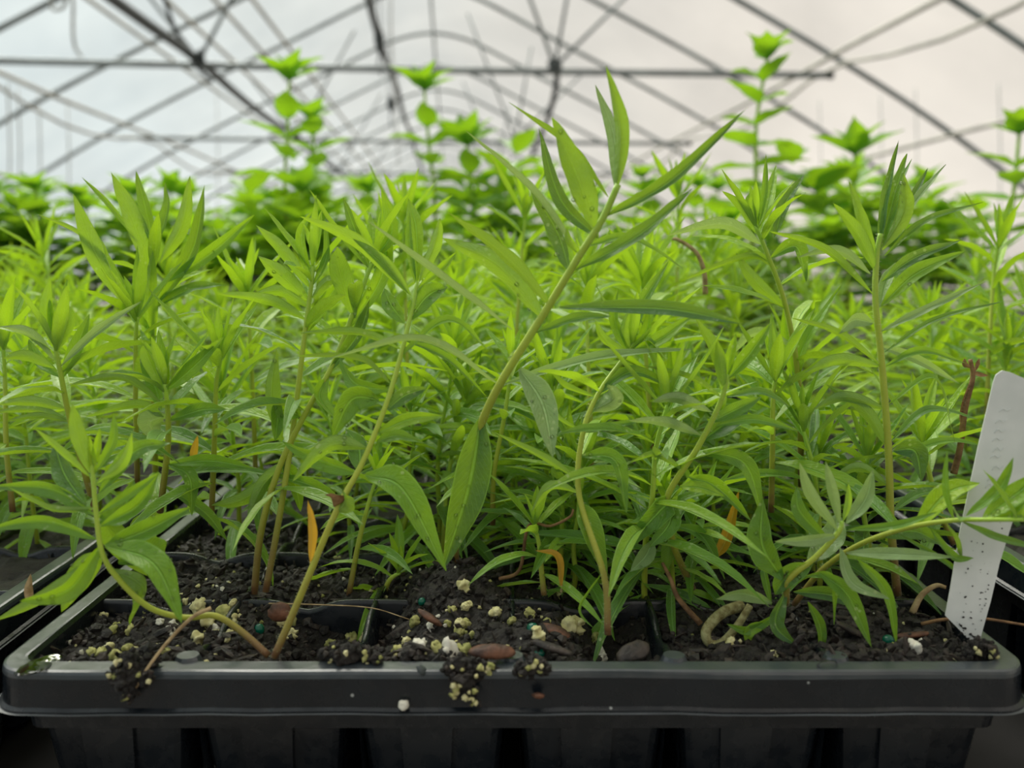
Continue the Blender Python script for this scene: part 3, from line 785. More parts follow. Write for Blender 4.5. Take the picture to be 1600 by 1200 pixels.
# ---- individually shaped plants in front
SMAT = [M['stem'], M['hair']]
def hero(name, label, stem, leaves, rad=.0015, hair=350, auto=0, lmax=.038, wmax=.0056, start=.2, seed=1, tint=.5, stem_mat=None, cat='seedling', extra=(), top=5):
    random.seed(seed)
    P = [pix(*s) for s in stem]; base = P[0].copy()
    root = empty(name, base, label, cat); path = catmull(P, 6); loc = [p - base for p in path]
    rf = lambda t: rad * .9 * (1.05 - .45 * t)
    mb = MB(); tube(mb, loc, rf, 10)
    if hair: hairs(mb, loc, rf, int(hair * .7))
    mb.build('stem', stem_mat or SMAT, root)
    # nearest stem point in picture terms gives each leaf its depth
    sp = []
    for (a, b) in zip(stem, stem[1:]):
        for k in range(12):
            t = k / 12; sp.append(tuple(a[q] + (b[q] - a[q]) * t for q in range(3)))
    sp.append(stem[-1])
    for i, lf in enumerate(leaves):
        bx, by, mx, my, tx, ty, w = lf[:7]; dY = (lf[7] if len(lf) > 7 else random.uniform(-1.2, 1.2)) * .01
        ang = lf[8] if len(lf) > 8 else random.uniform(-35, 35); tn = lf[9] if len(lf) > 9 else tint + random.uniform(-.2, .2)
        rp = random.uniform(.03, .075); mt = lf[10] if len(lf) > 10 else ('pale' if .09 < tn <= .15 else 'leaf')
        if mt == 'pale': tn = .5
        s = min(sp, key=lambda q: (q[0] - bx) ** 2 + (q[1] - by) ** 2); Y0 = s[2]
        A = pix(bx, by, Y0); T = pix(tx, ty, Y0 + dY)
        # control point -> make the curve pass through the given middle
        Mp = pix(mx, my, Y0 + dY * .5)
        V_ = (Mp - CAM).normalized(); Tn = (T - A).normalized(); perp = Tn.cross(V_).normalized()
        depth = perp.cross(Tn).normalized()
        a = R(ang); side = perp * math.cos(a) + depth * math.sin(a)
        Nn = side.cross(Tn)
        if Nn.z < 0: side = -side
        width = w * scale_at(Mp) / max(.45, math.cos(a)) * (.98 if w > 30 else .88)
        mb = MB(); leaf(mb, [A - base, Mp - base, T - base], side, width, random.uniform(.15, .5), 16, 6, tn, 0, twist=random.uniform(-.3, .3), ripple=rp)
        lo = mb.build('leaf', M[mt], root)
        if w >= 30 and mt in ('leaf', 'pale') and hair >= 300:
            wb = MB(); vv = [Vector(q) for q in mb.v]
            for q in range(int(w / 6)):
                c = random.choice(vv[14:-14]); rr = random.choice((.0002, .0003, .0005, .0007))
                for (VV, FF) in ((ICO1V, ICO1F),): wb.add([c + p * rr for p in VV], FF)
            wb.build('water_droplets', M['water'], lo)['kind'] = 'stuff'
        if mt == 'yellow': lo['label'] = 'withered yellow leaf'
        if mt == 'dead': lo['label'] = 'dead brown leaf'
    if auto: leafy(None, loc, auto, lmax, wmax, tint, start, 12, 4, top, random, cb=lambda q: q.build('leaf', M['leaf'], root))
    return root

hero('milkweed_seedling', 'tallest milkweed seedling, slanting hairy stem up the centre to the highest leaf tip',
     [(712, 915, .262), (712, 830, .256), (735, 720, .246), (757, 650, .240), (790, 585, .236), (850, 490, .232), (905, 400, .228), (940, 345, .226), (966, 288, .225)],
     [(930, 358, 902, 275, 863, 183, 44, -.6, 10, .28), (962, 300, 970, 200, 947, 103, 28, -.4, 20, .35), (962, 295, 958, 210, 930, 132, 22, 1.2, 20, .15),
      (945, 340, 1050, 280, 1168, 168, 24, -.5, 30, .25), (950, 308, 890, 228, 795, 160, 13, .8, 40, .2), (935, 372, 875, 310, 842, 200, 26, 1.3, 15, .05),
      (903, 397, 835, 300, 727, 203, 13, .4, 40, .15), (890, 425, 868, 360, 826, 290, 30, .9, 30, .02), (899, 422, 1000, 365, 1087, 290, 27, -.8, 25, .3),
      (915, 385, 985, 372, 1072, 422, 15, .8, 40, .5), (860, 478, 790, 400, 697, 330, 24, -.6, 35, .05), (850, 500, 780, 415, 690, 372, 34, .9, 20, .5),
      (874, 480, 1040, 482, 1162, 506, 26, -1.2, 30, .08), (838, 520, 900, 498, 955, 494, 18, -.8, 35, .2), (800, 515, 690, 432, 573, 344, 13, -.6, 45, .1),
      (775, 605, 930, 560, 1085, 545, 18, .4, 40, .1), (778, 600, 660, 530, 508, 562, 14, -.8, 40, .15), (812, 576, 848, 632, 864, 716, 46, -1.4, 8, .12),
      (752, 652, 733, 760, 693, 888, 60, -.6, 5, .22), (800, 550, 805, 560, 800, 590, 22, .2, 30, .1), (884, 440, 925, 395, 935, 330, 14, .8, 30, .8), (912, 400, 890, 380, 885, 355, 12, -.2, 30, .75)],
     rad=.00165, hair=900, seed=101)
hero('milkweed_seedling', 'seedling leaning right from the front rim, thin yellow leaf low on its stem',
     [(428, 1028, .2065), (470, 930, .212), (525, 800, .220), (570, 715, .228), (610, 612, .236), (640, 500, .244), (652, 440, .248)],
     [(572, 742, 630, 765, 697, 892, 50, -.9, 10, .42), (574, 700, 515, 696, 456, 753, 30, -.6, 15, .45), (592, 625, 550, 625, 519, 684, 42, -.4, 10, .45),
      (590, 676, 640, 655, 694, 650, 24, -.5, 15, .75), (606, 640, 632, 618, 668, 606, 28, .9, 10, .2), (590, 690, 620, 680, 662, 692, 22, 1.0, 20, .5),
      (612, 602, 560, 560, 455, 556, 13, .4, 40, .2), (622, 560, 700, 500, 768, 552, 15, .5, 40, .55), (632, 505, 610, 475, 600, 450, 30, .5, 10, .55),
      (638, 502, 668, 462, 700, 447, 34, .8, 10, .35), (640, 460, 560, 380, 467, 337, 26, -.5, 20, .7), (642, 462, 600, 410, 550, 372, 20, -.3, 25, .6),
      (650, 445, 640, 380, 640, 330, 14, .2, 20, .5), (655, 440, 680, 380, 688, 340, 22, -.2, 20, .65), (652, 440, 650, 360, 638, 310, 30, .9, 10, .75),
      (654, 450, 690, 420, 712, 395, 16, .5, 20, .7), (610, 610, 555, 600, 530, 560, 26, .9, 20, .5), (626, 545, 560, 520, 470, 520, 15, 1.0, 40, .45),
      (630, 530, 700, 560, 760, 620, 12, 1.2, 40, .3), (485, 882, 488, 830, 481, 781, 17, -.1, 10, .5, 'yellow'), (527, 800, 540, 785, 536, 768, 28, -.3, 40, .6), (522, 792, 528, 782, 508, 772, 20, -.6, 40, .6, 'dead'),
      (560, 735, 560, 700, 540, 670, 34, .9, 10, .3), (560, 740, 500, 720, 440, 690, 30, .9, 20, .35)],
     rad=.00115, hair=500, seed=102)
hero('milkweed_seedling', 'sprawling milkweed seedling at front left, brown stem curving along the soil',
     [(420, 1025, .2085), (375, 985, .211), (335, 962, .211), (290, 965, .209), (235, 950, .207), (188, 908, .206), (160, 865, .206), (150, 800, .208), (145, 740, .210), (140, 705, .211)],
     [(158, 852, 108, 922, 30, 940, 32, -.9, 10, .55), (164, 852, 240, 880, 284, 973, 44, -.7, 10, .6), (152, 842, 70, 815, -25, 828, 26, .3, 20, .45),
      (150, 795, 80, 795, 10, 760, 13, -.2, 35, .75), (150, 806, 80, 765, -15, 760, 28, .6, 15, .4), (155, 802, 205, 770, 250, 738, 18, -.3, 20, .6), (158, 822, 215, 790, 247, 742, 28, .4, 20, .5),
      (166, 852, 230, 828, 300, 792, 34, .9, 10, .4), (141, 740, 122, 680, 113, 630, 27, -.3, 15, .4), (140, 745, 95, 705, 52, 667, 14, -.4, 30, .65),
      (143, 735, 152, 700, 156, 668, 15, .1, 10, .95), (150, 755, 192, 722, 207, 674, 18, -.3, 20, .9), (148, 740, 176, 690, 178, 645, 16, .4, 20, .6),
      (155, 770, 210, 705, 267, 692, 30, .8, 10, .4), (135, 790, 100, 740, 84, 690, 32, .9, 10, .25), (155, 860, 125, 905, 96, 956, 42, .8, 15, .35),
      (175, 890, 222, 920, 202, 976, 32, .5, 20, .4), (155, 870, 75, 930, -15, 974, 26, .6, 20, .3), (185, 880, 240, 860, 262, 870, 44, 1.0, 10, .3), (150, 800, 190, 850, 230, 900, 40, 1.4, 10, .2),
      (152, 820, 190, 800, 210, 750, 40, 1.2, 10, .2), (148, 742, 144, 715, 140, 680, 12, 0, 20, .95)],
     rad=.00105, hair=420, seed=103)
hero('milkweed_seedling', 'milkweed seedling at far left with upright paired tip leaves above the sprawling one',
     [(150, 800, .262), (130, 730, .258), (108, 650, .252), (94, 580, .250), (86, 540, .249)],
     [(86, 545, 72, 490, 78, 432, 24, 0, 10, .6), (90, 548, 106, 500, 97, 468, 24, -.3, 10, .5), (85, 562, 45, 520, 0, 510, 17, -.3, 25, .15), (84, 575, 40, 556, 5, 560, 20, -.4, 20, .55),
      (95, 572, 150, 520, 222, 470, 16, -.4, 30, .15), (105, 640, 50, 628, -10, 632, 20, 0, 20, .2), (106, 655, 50, 640, -15, 645, 16, .5, 20, .3), (112, 660, 60, 650, 10, 658, 12, -.5, 30, .45), (96, 590, 60, 560, 45, 530, 22, .6, 10, .5),
      (98, 590, 120, 540, 140, 490, 24, .8, 10, .45)], rad=.0012, hair=200, auto=8, seed=104, start=.1)
hero('milkweed_seedling', 'milkweed seedling with reddish-yellow stem, second from the left, tip leaves splayed',
     [(250, 800, .262), (262, 700, .258), (262, 640, .256), (257, 600, .255)],
     [(257, 612, 232, 560, 227, 533, 26, -.2, 10, .8), (262, 612, 255, 560, 247, 515, 20, .4, 10, .6), (262, 608, 300, 575, 351, 525, 26, -.3, 15, .45), (256, 634, 190, 590, 105, 602, 16, -.5, 30, .3),
      (256, 652, 215, 632, 132, 652, 16, -.3, 30, .55), (265, 656, 315, 640, 355, 640, 24, -.2, 20, .45), (262, 725, 296, 745, 300, 806, 27, -.5, 10, .4), (266, 725, 330, 720, 400, 733, 22, -.2, 20, .4),
      (258, 650, 235, 660, 245, 690, 40, .3, 10, .15), (252, 640, 240, 600, 218, 560, 24, .8, 10, .6), (262, 700, 210, 700, 180, 740, 30, .8, 15, .4), (256, 790, 225, 830, 250, 900, 40, .4, 15, .3), (258, 760, 320, 800, 355, 845, 20, .2, 25, .35)],
     rad=.0012, hair=200, auto=6, seed=105, start=.1)
hero('milkweed_seedling', 'milkweed seedling at upper left with five large upright dark-green blade leaves',
     [(245, 800, .31), (240, 640, .305), (238, 520, .300), (240, 410, .297)],
     [(236, 425, 208, 345, 173, 269, 32, -.4, 10, .5), (244, 395, 228, 330, 212, 266, 22, .5, 10, .45), (250, 410, 285, 350, 297, 274, 25, -.2, 15, .45), (246, 475, 300, 390, 320, 289, 26, .4, 15, .3),
      (215, 490, 152, 400, 114, 302, 32, -.6, 10, .5), (232, 590, 232, 480, 239, 390, 30, -1.4, 10, .7), (215, 375, 170, 318, 128, 277, 10, .8, 30, .4), (200, 450, 130, 370, 57, 334, 10, -.4, 30, .45), (262, 440, 330, 395, 398, 335, 24, .9, 15, .45),
      (240, 400, 250, 350, 262, 300, 12, .9, 20, .5), (240, 480, 300, 450, 355, 445, 18, .6, 30, .4), (242, 390, 260, 330, 258, 285, 13, .5, 30, .35)],
     rad=.0013, hair=100, auto=9, seed=106, lmax=.034, start=.05, top=2)
hero('milkweed_seedling', 'left and farther-leaning of twin hairy stems rising side by side left of centre',
     [(397, 930, .253), (408, 830, .256), (435, 735, .260), (475, 650, .264), (520, 570, .268), (555, 480, .272), (585, 400, .275)],
     [(555, 497, 532, 430, 527, 385, 36, -1.0, 10, .6), (548, 510, 600, 420, 600, 300, 30, 1.0, 10, .75), (580, 410, 612, 360, 596, 296, 28, .2, 10, .75), (578, 420, 555, 360, 536, 308, 20, .5, 15, .3),
      (440, 690, 425, 620, 432, 545, 30, -.6, 10, .3), (470, 650, 440, 640, 430, 690, 34, -.6, 15, .4), (515, 580, 560, 520, 578, 468, 24, -.3, 20, .2), (512, 590, 500, 620, 530, 660, 26, -.9, 15, .6), (430, 740, 380, 780, 330, 790, 26, .3, 15, .45), (432, 742, 500, 765, 560, 820, 22, .5, 20, .4),
      (440, 720, 460, 750, 470, 800, 28, .3, 15, .25)],
     rad=.0013, hair=450, auto=9, seed=107, start=.3)
hero('milkweed_seedling', 'right and more upright of twin hairy stems rising side by side left of centre',
     [(415, 925, .249), (438, 800, .256), (458, 670, .264), (474, 540, .270), (487, 440, .274), (489, 410, .276)],
     [(486, 440, 470, 370, 490, 328, 18, .4, 10, .7), (484, 450, 440, 390, 400, 352, 24, -.3, 15, .6), (482, 470, 440, 430, 403, 400, 30, -.5, 15, .6), (482, 480, 440, 455, 395, 460, 20, .3, 25, .5), (490, 445, 510, 400, 508, 340, 14, .4, 15, .3),
      (488, 465, 510, 440, 528, 438, 20, -.4, 15, .35), (478, 500, 420, 470, 335, 458, 22, -.4, 20, .6), (480, 520, 510, 470, 530, 440, 22, .2, 15, .65), (450, 720, 410, 760, 385, 820, 26, -.3, 15, .4)],
     rad=.0012, hair=450, auto=12, seed=108, start=.22)
hero('milkweed_seedling', 'milkweed seedling right of centre whose thin stem stands against the empty cell wall',
     [(950, 992, .2150), (944, 900, .220), (905, 775, .230), (910, 680, .236), (935, 615, .241), (982, 550, .247), (990, 535, .248)],
     [(905, 785, 922, 825, 948, 905, 38, -.4, 10, .3), (908, 712, 962, 720, 979, 802, 30, -.6, 10, .4), (928, 642, 958, 622, 950, 600, 32, -.3, 10, .1), (897, 745, 850, 715, 765, 672, 14, .4, 30, .2), (905, 672, 870, 650, 850, 620, 8, .2, 30, .5),
      (915, 676, 960, 665, 1010, 655, 12, .3, 30, .25), (975, 560, 1010, 530, 1060, 590, 14, .5, 30, .35), (980, 552, 1000, 480, 1045, 408, 24, .9, 15, .4), (985, 548, 1030, 530, 1085, 490, 26, .7, 15, .6), (980, 550, 960, 500, 965, 450, 18, .3, 15, .5), (984, 548, 975, 515, 985, 480, 16, -.2, 15, .7), (988, 545, 1010, 515, 1015, 470, 18, 0, 15, .8), (980, 552, 945, 530, 930, 500, 16, -.2, 15, .5), (930, 620, 880, 600, 850, 560, 12, .3, 30, .5),
      (935, 615, 990, 580, 1060, 610, 20, .3, 25, .2), (905, 770, 860, 760, 830, 800, 18, .5, 25, .35), (944, 890, 905, 950, 930, 985, 6, -.4, 30, .5)],
     rad=.0011, hair=450, auto=4, seed=109, start=.55, top=4)
hero('milkweed_seedling', 'milkweed seedling with bright yellow stem slanting right of centre, droopy water-spotted lower leaves',
     [(1082, 920, .247), (1052, 850, .245), (1042, 780, .243), (1090, 700, .240), (1125, 630, .238), (1137, 585, .237)],
     [(1130, 602, 1118, 550, 1085, 494, 26, -.2, 15, .35), (1135, 592, 1142, 555, 1150, 520, 18, .1, 10, .9), (1137, 592, 1172, 552, 1205, 504, 28, -.3, 15, .5), (1130, 612, 1125, 570, 1120, 530, 20, -.5, 10, .85), (1128, 622, 1080, 590, 1000, 570, 12, .3, 30, .35),
      (1112, 644, 1060, 622, 1018, 628, 22, -.5, 15, .12), (1095, 680, 1040, 660, 980, 657, 20, -.5, 20, .12), (1068, 735, 1025, 710, 982, 724, 14, -.3, 20, .2), (1098, 705, 1165, 725, 1192, 808, 30, -.3, 15, .3), (1062, 760, 1095, 762, 1132, 776, 22, -.5, 20, .8),
      (1050, 782, 1030, 800, 972, 862, 38, -.4, 10, .35), (1052, 786, 1045, 820, 1014, 856, 32, -.6, 10, .4), (1020, 845, 1008, 870, 985, 893, 30, -.3, 10, .15), (1055, 820, 1100, 840, 1132, 905, 22, -.2, 20, .4), (1135, 620, 1190, 612, 1235, 636, 14, -.3, 25, .3), (1120, 665, 1180, 655, 1250, 674, 16, .2, 25, .3),
      (1110, 660, 1150, 640, 1190, 620, 26, .6, 10, .25), (1050, 800, 1045, 860, 1035, 900, 26, .4, 15, .3), (1095, 690, 1135, 660, 1170, 640, 40, .9, 10, .25), (1075, 745, 1120, 760, 1175, 815, 26, .3, 15, .35)],
     rad=.0013, hair=450, seed=110)
hero('milkweed_seedling', 'tall straight milkweed seedling at right with a fan of leaves at its tip',
     [(1402, 930, .245), (1392, 820, .247), (1388, 700, .250), (1377, 560, .252), (1368, 470, .253), (1370, 400, .254), (1376, 365, .254)],
     [(1375, 392, 1384, 310, 1404, 219, 15, .5, 30, .2), (1376, 388, 1395, 310, 1417, 240, 26, .3, 15, .35), (1380, 385, 1400, 300, 1425, 248, 12, .8, 20, .3), (1378, 390, 1412, 330, 1412, 272, 30, -.5, 15, .6), (1384, 382, 1430, 315, 1478, 257, 15, .4, 30, .1), (1382, 388, 1420, 320, 1450, 262, 16, .9, 20, .2),
      (1368, 402, 1345, 340, 1326, 281, 19, .1, 25, .6), (1369, 425, 1340, 365, 1302, 317, 26, -.4, 15, .45), (1382, 400, 1445, 345, 1536, 316, 12, -.3, 30, .3), (1378, 440, 1430, 402, 1503, 375, 22, .5, 15, .05), (1377, 478, 1430, 428, 1509, 392, 30, -.4, 15, .55),
      (1364, 460, 1290, 390, 1198, 360, 14, -.3, 30, .5), (1360, 428, 1310, 392, 1246, 402, 18, .5, 20, .15), (1376, 518, 1450, 482, 1540, 440, 14, -.2, 30, .15), (1380, 552, 1460, 500, 1570, 470, 10, -.4, 30, .35), (1374, 568, 1310, 520, 1235, 496, 12, -.3, 30, .4),
      (1376, 572, 1310, 562, 1258, 582, 22, -.2, 20, .55), (1384, 572, 1440, 548, 1510, 568, 14, .2, 30, .5), (1364, 505, 1335, 500, 1310, 522, 26, -.3, 10, .15), (1388, 632, 1460, 590, 1492, 692, 12, -.4, 30, .65), (1392, 690, 1450, 640, 1530, 655, 14, .3, 30, .3),
      (1396, 704, 1430, 705, 1440, 752, 34, -.4, 10, .08), (1375, 480, 1385, 440, 1400, 410, 22, .9, 15, .15), (1385, 640, 1320, 620, 1270, 640, 20, .4, 20, .2), (1388, 700, 1350, 640, 1290, 600, 22, .5, 20, .25), (1390, 760, 1340, 730, 1290, 760, 18, .4, 20, .3), (1372, 540, 1430, 560, 1500, 600, 16, .8, 20, .1),
      (1390, 720, 1470, 690, 1535, 695, 14, .3, 30, .5), (1393, 800, 1440, 770, 1500, 770, 16, .6, 30, .4)],
     rad=.0014, hair=700, seed=111)
hero('milkweed_seedling', 'milkweed seedling bent left, leaves splayed between the main stem and the tall straight one',
     [(1252, 760, .285), (1248, 600, .284), (1228, 480, .283), (1200, 400, .282), (1180, 352, .281)],
     [(1183, 366, 1160, 325, 1128, 298, 18, -.2, 15, .5), (1182, 352, 1170, 320, 1172, 300, 17, -.3, 10, .6), (1190, 382, 1130, 350, 1042, 368, 24, -.4, 20, .1), (1210, 370, 1225, 320, 1257, 272, 22, .4, 20, .05), (1205, 402, 1245, 385, 1260, 440, 28, -.3, 15, .3),
      (1185, 355, 1195, 300, 1197, 240, 12, .4, 20, .5), (1215, 420, 1170, 400, 1060, 440, 14, .3, 30, .2), (1228, 482, 1180, 440, 1150, 395, 22, .3, 15, .3), (1240, 540, 1180, 520, 1140, 560, 20, .2, 20, .15), (1245, 600, 1255, 540, 1315, 445, 22, .2, 20, .5), (1245, 600, 1230, 540, 1225, 470, 20, .3, 10, .8)],
     rad=.0012, hair=120, auto=10, seed=112, start=.05)
hero('milkweed_seedling', 'low milkweed seedling at front right with a rosette of pale leaves and a brown stub',
     [(1228, 945, .224), (1234, 905, .221), (1275, 870, .219), (1310, 832, .217), (1316, 815, .217)],
     [(1308, 828, 1268, 775, 1249, 722, 22, -.2, 15, .12), (1312, 818, 1300, 765, 1290, 721, 20, 0, 10, .15), (1317, 815, 1325, 785, 1326, 755, 13, -.3, 10, .95), (1322, 818, 1352, 780, 1364, 734, 27, 0, 15, .12), (1308, 836, 1262, 845, 1209, 846, 20, -.7, 15, .1),
      (1325, 828, 1400, 822, 1465, 800, 16, -.6, 25, .35), (1322, 864, 1405, 866, 1490, 871, 22, -.5, 20, .15), (1312, 855, 1332, 910, 1392, 937, 22, -.6, 15, .15), (1338, 872, 1385, 925, 1402, 1012, 18, -.3, 20, .5), (1280, 895, 1325, 930, 1362, 1012, 30, -.6, 15, .4),
      (1258, 900, 1300, 905, 1303, 976, 14, -.2, 20, .4), (1228, 925, 1212, 975, 1245, 1010, 28, -.4, 15, .2), (1262, 940, 1282, 980, 1283, 1028, 18, -.2, 20, .3), (1206, 942, 1160, 928, 1118, 936, 24, -.5, 15, .12), (1215, 960, 1170, 985, 1135, 975, 16, -.2, 20, .5), (1202, 975, 1172, 985, 1168, 1012, 20, -.2, 10, .6),
      (1240, 925, 1300, 930, 1350, 955, 26, .3, 15, .2), (1262, 880, 1300, 840, 1310, 800, 40, .5, 10, .15), (1228, 935, 1225, 905, 1230, 890, 12, -.2, 10, .5, 'dead'), (1205, 945, 1195, 900, 1192, 885, 14, .4, 10, .4), (1270, 880, 1230, 900, 1210, 930, 34, .4, 10, .2),
      (1222, 905, 1190, 850, 1192, 778, 44, .4, 10, .2), (1298, 850, 1250, 800, 1245, 760, 26, .4, 10, .3)],
     rad=.0011, hair=300, seed=113)
hero('milkweed_seedling', 'milkweed seedling lying over to the right, its leafy tip crossing the white label',
     [(1240, 945, .238), (1285, 890, .234), (1345, 850, .228), (1420, 824, .220), (1490, 813, .212), (1540, 812, .206), (1600, 812, .202)],
     [(1430, 826, 1480, 770, 1531, 755, 34, -.3, 10, .8), (1510, 806, 1560, 765, 1584, 714, 20, -.3, 20, .3), (1535, 812, 1590, 770, 1640, 735, 32, -.2, 15, .75), (1540, 812, 1600, 805, 1650, 812, 22, -.2, 20, .7), (1450, 822, 1490, 870, 1522, 872, 15, -.4, 25, .35),
      (1505, 816, 1560, 840, 1640, 860, 14, -.2, 30, .25), (1400, 832, 1480, 880, 1548, 938, 9, -.3, 30, .45), (1490, 812, 1478, 760, 1480, 700, 12, .4, 10, .5), (1380, 838, 1430, 830, 1470, 850, 30, .6, 10, .3), (1480, 818, 1500, 860, 1495, 960, 8, .6, 10, .25)],
     rad=.0010, hair=300, seed=114, auto=4, lmax=.025, start=.3, top=3)

# more front-ranked seedlings whose stems show
MORE = [('milkweed_seedling', 'bright seedling with tip leaves tilted over the yellow leaf tip near the left front', [(330, 820, .268), (335, 690, .268), (338, 600, .268), (345, 560, .268)], 115, 11),
        ('milkweed_seedling', 'seedling with a fine upright bud tip just right of the large blade leaves', [(215, 760, .285), (212, 640, .284), (212, 540, .283), (214, 495, .282)], 116, 11),
        ('milkweed_seedling', 'seedling standing directly behind the main slanting stem at mid height', [(770, 820, .275), (772, 740, .276), (790, 640, .278), (800, 560, .280)], 117, 9),
        ('milkweed_seedling', 'seedling with yellow-green whorl right of the bright yellow stem', [(1205, 800, .262), (1207, 700, .262), (1208, 620, .262), (1212, 590, .262)], 118, 10),
        ('milkweed_seedling', 'seedling behind the thin stem right of centre, crown level with the long curved leaf', [(925, 760, .29), (922, 640, .30), (918, 540, .31), (915, 440, .315)], 119, 13),
        ('milkweed_seedling', 'seedling whose crown shows between the slanting stem and the bent one at upper right', [(1020, 720, .31), (1012, 600, .32), (1005, 500, .325), (1003, 440, .33)], 120, 12),
        ('milkweed_seedling', 'seedling just left of the white label, leaves arching over the brown stub', [(1490, 850, .262), (1465, 790, .264), (1450, 730, .266), (1440, 690, .268)], 121, 10),
        ('milkweed_seedling', 'seedling with long upright leaves left of the main stem tip at the skyline', [(640, 720, .35), (636, 560, .36), (632, 420, .37), (630, 340, .37)], 122, 14),
        ('milkweed_seedling', 'seedling whose crown pokes up right behind the main stem tip', [(800, 700, .36), (806, 540, .37), (815, 400, .38), (822, 330, .38)], 123, 14),
        ('milkweed_seedling', 'tall blurred seedling with crown left of the tall straight plant', [(1052, 700, .42), (1056, 540, .43), (1058, 400, .44), (1060, 300, .44)], 124, 14),
        ('milkweed_seedling', 'seedling crown at the extreme right above the white label', [(1540, 700, .34), (1545, 560, .35), (1552, 440, .36), (1560, 380, .36)], 125, 14),
        ('milkweed_seedling', 'low seedling between the two twin stems and the thin yellow leaf', [(545, 930, .262), (560, 850, .266), (575, 790, .27), (590, 740, .272)], 126, 7),
        ('milkweed_seedling', 'small seedling at the foot of the main stem on its right', [(850, 930, .246), (846, 890, .248), (842, 850, .25), (835, 820, .25)], 127, 9),
        ('milkweed_seedling', 'small seedling near the back left corner of the front cells', [(600, 925, .262), (610, 905, .262), (625, 895, .262)], 128, 5),
        ('milkweed_seedling', 'seedling crown at the left edge of the frame above the sprawling one', [(20, 800, .27), (10, 700, .275), (8, 600, .28), (5, 540, .28)], 129, 12),
        ('milkweed_seedling', 'seedling with bright crown between the blade leaves and the twin stems', [(400, 760, .31), (396, 640, .315), (390, 520, .32), (385, 460, .32)], 130, 13)]
for nm, lab, st, sd_, au in MORE:
    hero(nm, lab, st, [], rad=.0011, hair=80, auto=au, seed=sd_, start=.05, lmax=.042 if au > 9 else .028, wmax=.0058 if au > 9 else .0045, top=8 if au > 9 else 5, tint=.55)
# withered stems
hero('dead_seedling', 'broken brown dead stem standing beside the white label', [(1490, 740, .262), (1500, 700, .262), (1508, 640, .262), (1520, 590, .262), (1516, 562, .262)],
     [(1518, 580, 1530, 585, 1545, 587, 8, 0, 10, .5, 'dead'), (1514, 600, 1505, 640, 1500, 660, 10, 0, 10, .5, 'dead'), (1518, 575, 1508, 570, 1507, 560, 9, 0, 10, .5, 'dead'), (1524, 580, 1528, 568, 1530, 560, 7, 0, 10, .5, 'dead')], rad=.0012, hair=150, seed=140, stem_mat=[M['brownstem'], M['hair']], cat='dead plant')
hero('dead_seedling', 'thin brown dead stem arching from the soil right of the large hanging leaf', [(780, 905, .255), (812, 890, .254), (826, 822, .252), (860, 822, .25), (890, 808, .248), (896, 796, .248)], [], rad=.0007, hair=0, seed=141, stem_mat=[M['brownstem'], M['hair']], cat='dead plant')
hero('dead_seedling', 'reddish-brown dead stem lying against the tray divider right of centre', [(1095, 975, .232), (1060, 935, .236), (1048, 905, .24), (1035, 880, .245)], [], rad=.0010, hair=0, seed=142, stem_mat=[M['brownstem'], M['hair']], cat='dead plant')
hero('pinkish_stem', 'pale orange leafless stem hooked over among leaves right of the main tip', [(1102, 460, .34), (1100, 425, .34), (1088, 395, .34), (1062, 376, .34), (1050, 373, .34)], [], rad=.0012, hair=0, seed=143, stem_mat=[M['root'], M['hair']], cat='dead plant')
hero('yellow_leaf', 'orange-yellow withered leaf among stems right of the yellow stem', [(1116, 875, .252), (1120, 868, .252)], [(1118, 872, 1135, 840, 1155, 765, 22, .2, 10, .4, 'yellow')], rad=.0005, hair=0, seed=144, stem_mat=[M['root'], M['hair']], cat='leaf')
hero('yellow_leaf', 'small orange leaf tip showing in the greenery at left', [(300, 722, .262), (301, 716, .262)], [(300, 720, 303, 705, 309, 680, 14, 0, 10, .5, 'yellow')], rad=.0005, hair=0, seed=145, stem_mat=[M['root'], M['hair']], cat='leaf')
hero('yellow_leaf', 'curled yellow leaf near the soil right of the main stem', [(877, 925, .238), (878, 915, .238)], [(877, 922, 872, 870, 836, 860, 13, 0, 20, .3, 'yellow')], rad=.0005, hair=0, seed=146, stem_mat=[M['root'], M['hair']], cat='leaf')
hero('twig', 'dark twig lying from the soil past the foot of the white label', [(1440, 975, .228), (1475, 968, .224), (1530, 966, .220), (1610, 978, .214)], [], rad=.0006, hair=0, seed=147, stem_mat=[M['brownstem'], M['hair']], cat='twig')
hero('twig', 'crooked pale twig on the soil just left of the white label', [(1425, 958, .236), (1440, 930, .238), (1462, 915, .239), (1478, 918, .238)], [], rad=.0011, hair=0, seed=148, stem_mat=[M['root'], M['hair']], cat='twig')
hero('root_strand', 'tan dry root hanging over the front rim at left', [(330, 950, .210), (300, 965, .2075), (262, 1003, .2035), (232, 1042, .1975), (215, 1070, .1955), (200, 1094, .1950)], [], rad=.0006, hair=0, seed=149, stem_mat=[M['root'], M['hair']], cat='root')
hero('root_strand', 'hair-thin pale root stretched across the empty cell', [(420, 943, .236), (500, 945, .236), (580, 950, .236), (640, 968, .232)], [], rad=.00025, hair=0, seed=150, stem_mat=[M['root'], M['hair']], cat='root')
hero('old_stem_loop', 'dry olive stem bent into a narrow U on the soil right of centre', [(1160, 946, .231), (1128, 958, .229), (1104, 984, .2255), (1108, 1004, .2235), (1128, 1004, .2235), (1152, 978, .2255), (1172, 946, .228)], [], rad=.0019, hair=60, seed=151, stem_mat=[M['olive'], M['hair']], cat='dead plant')

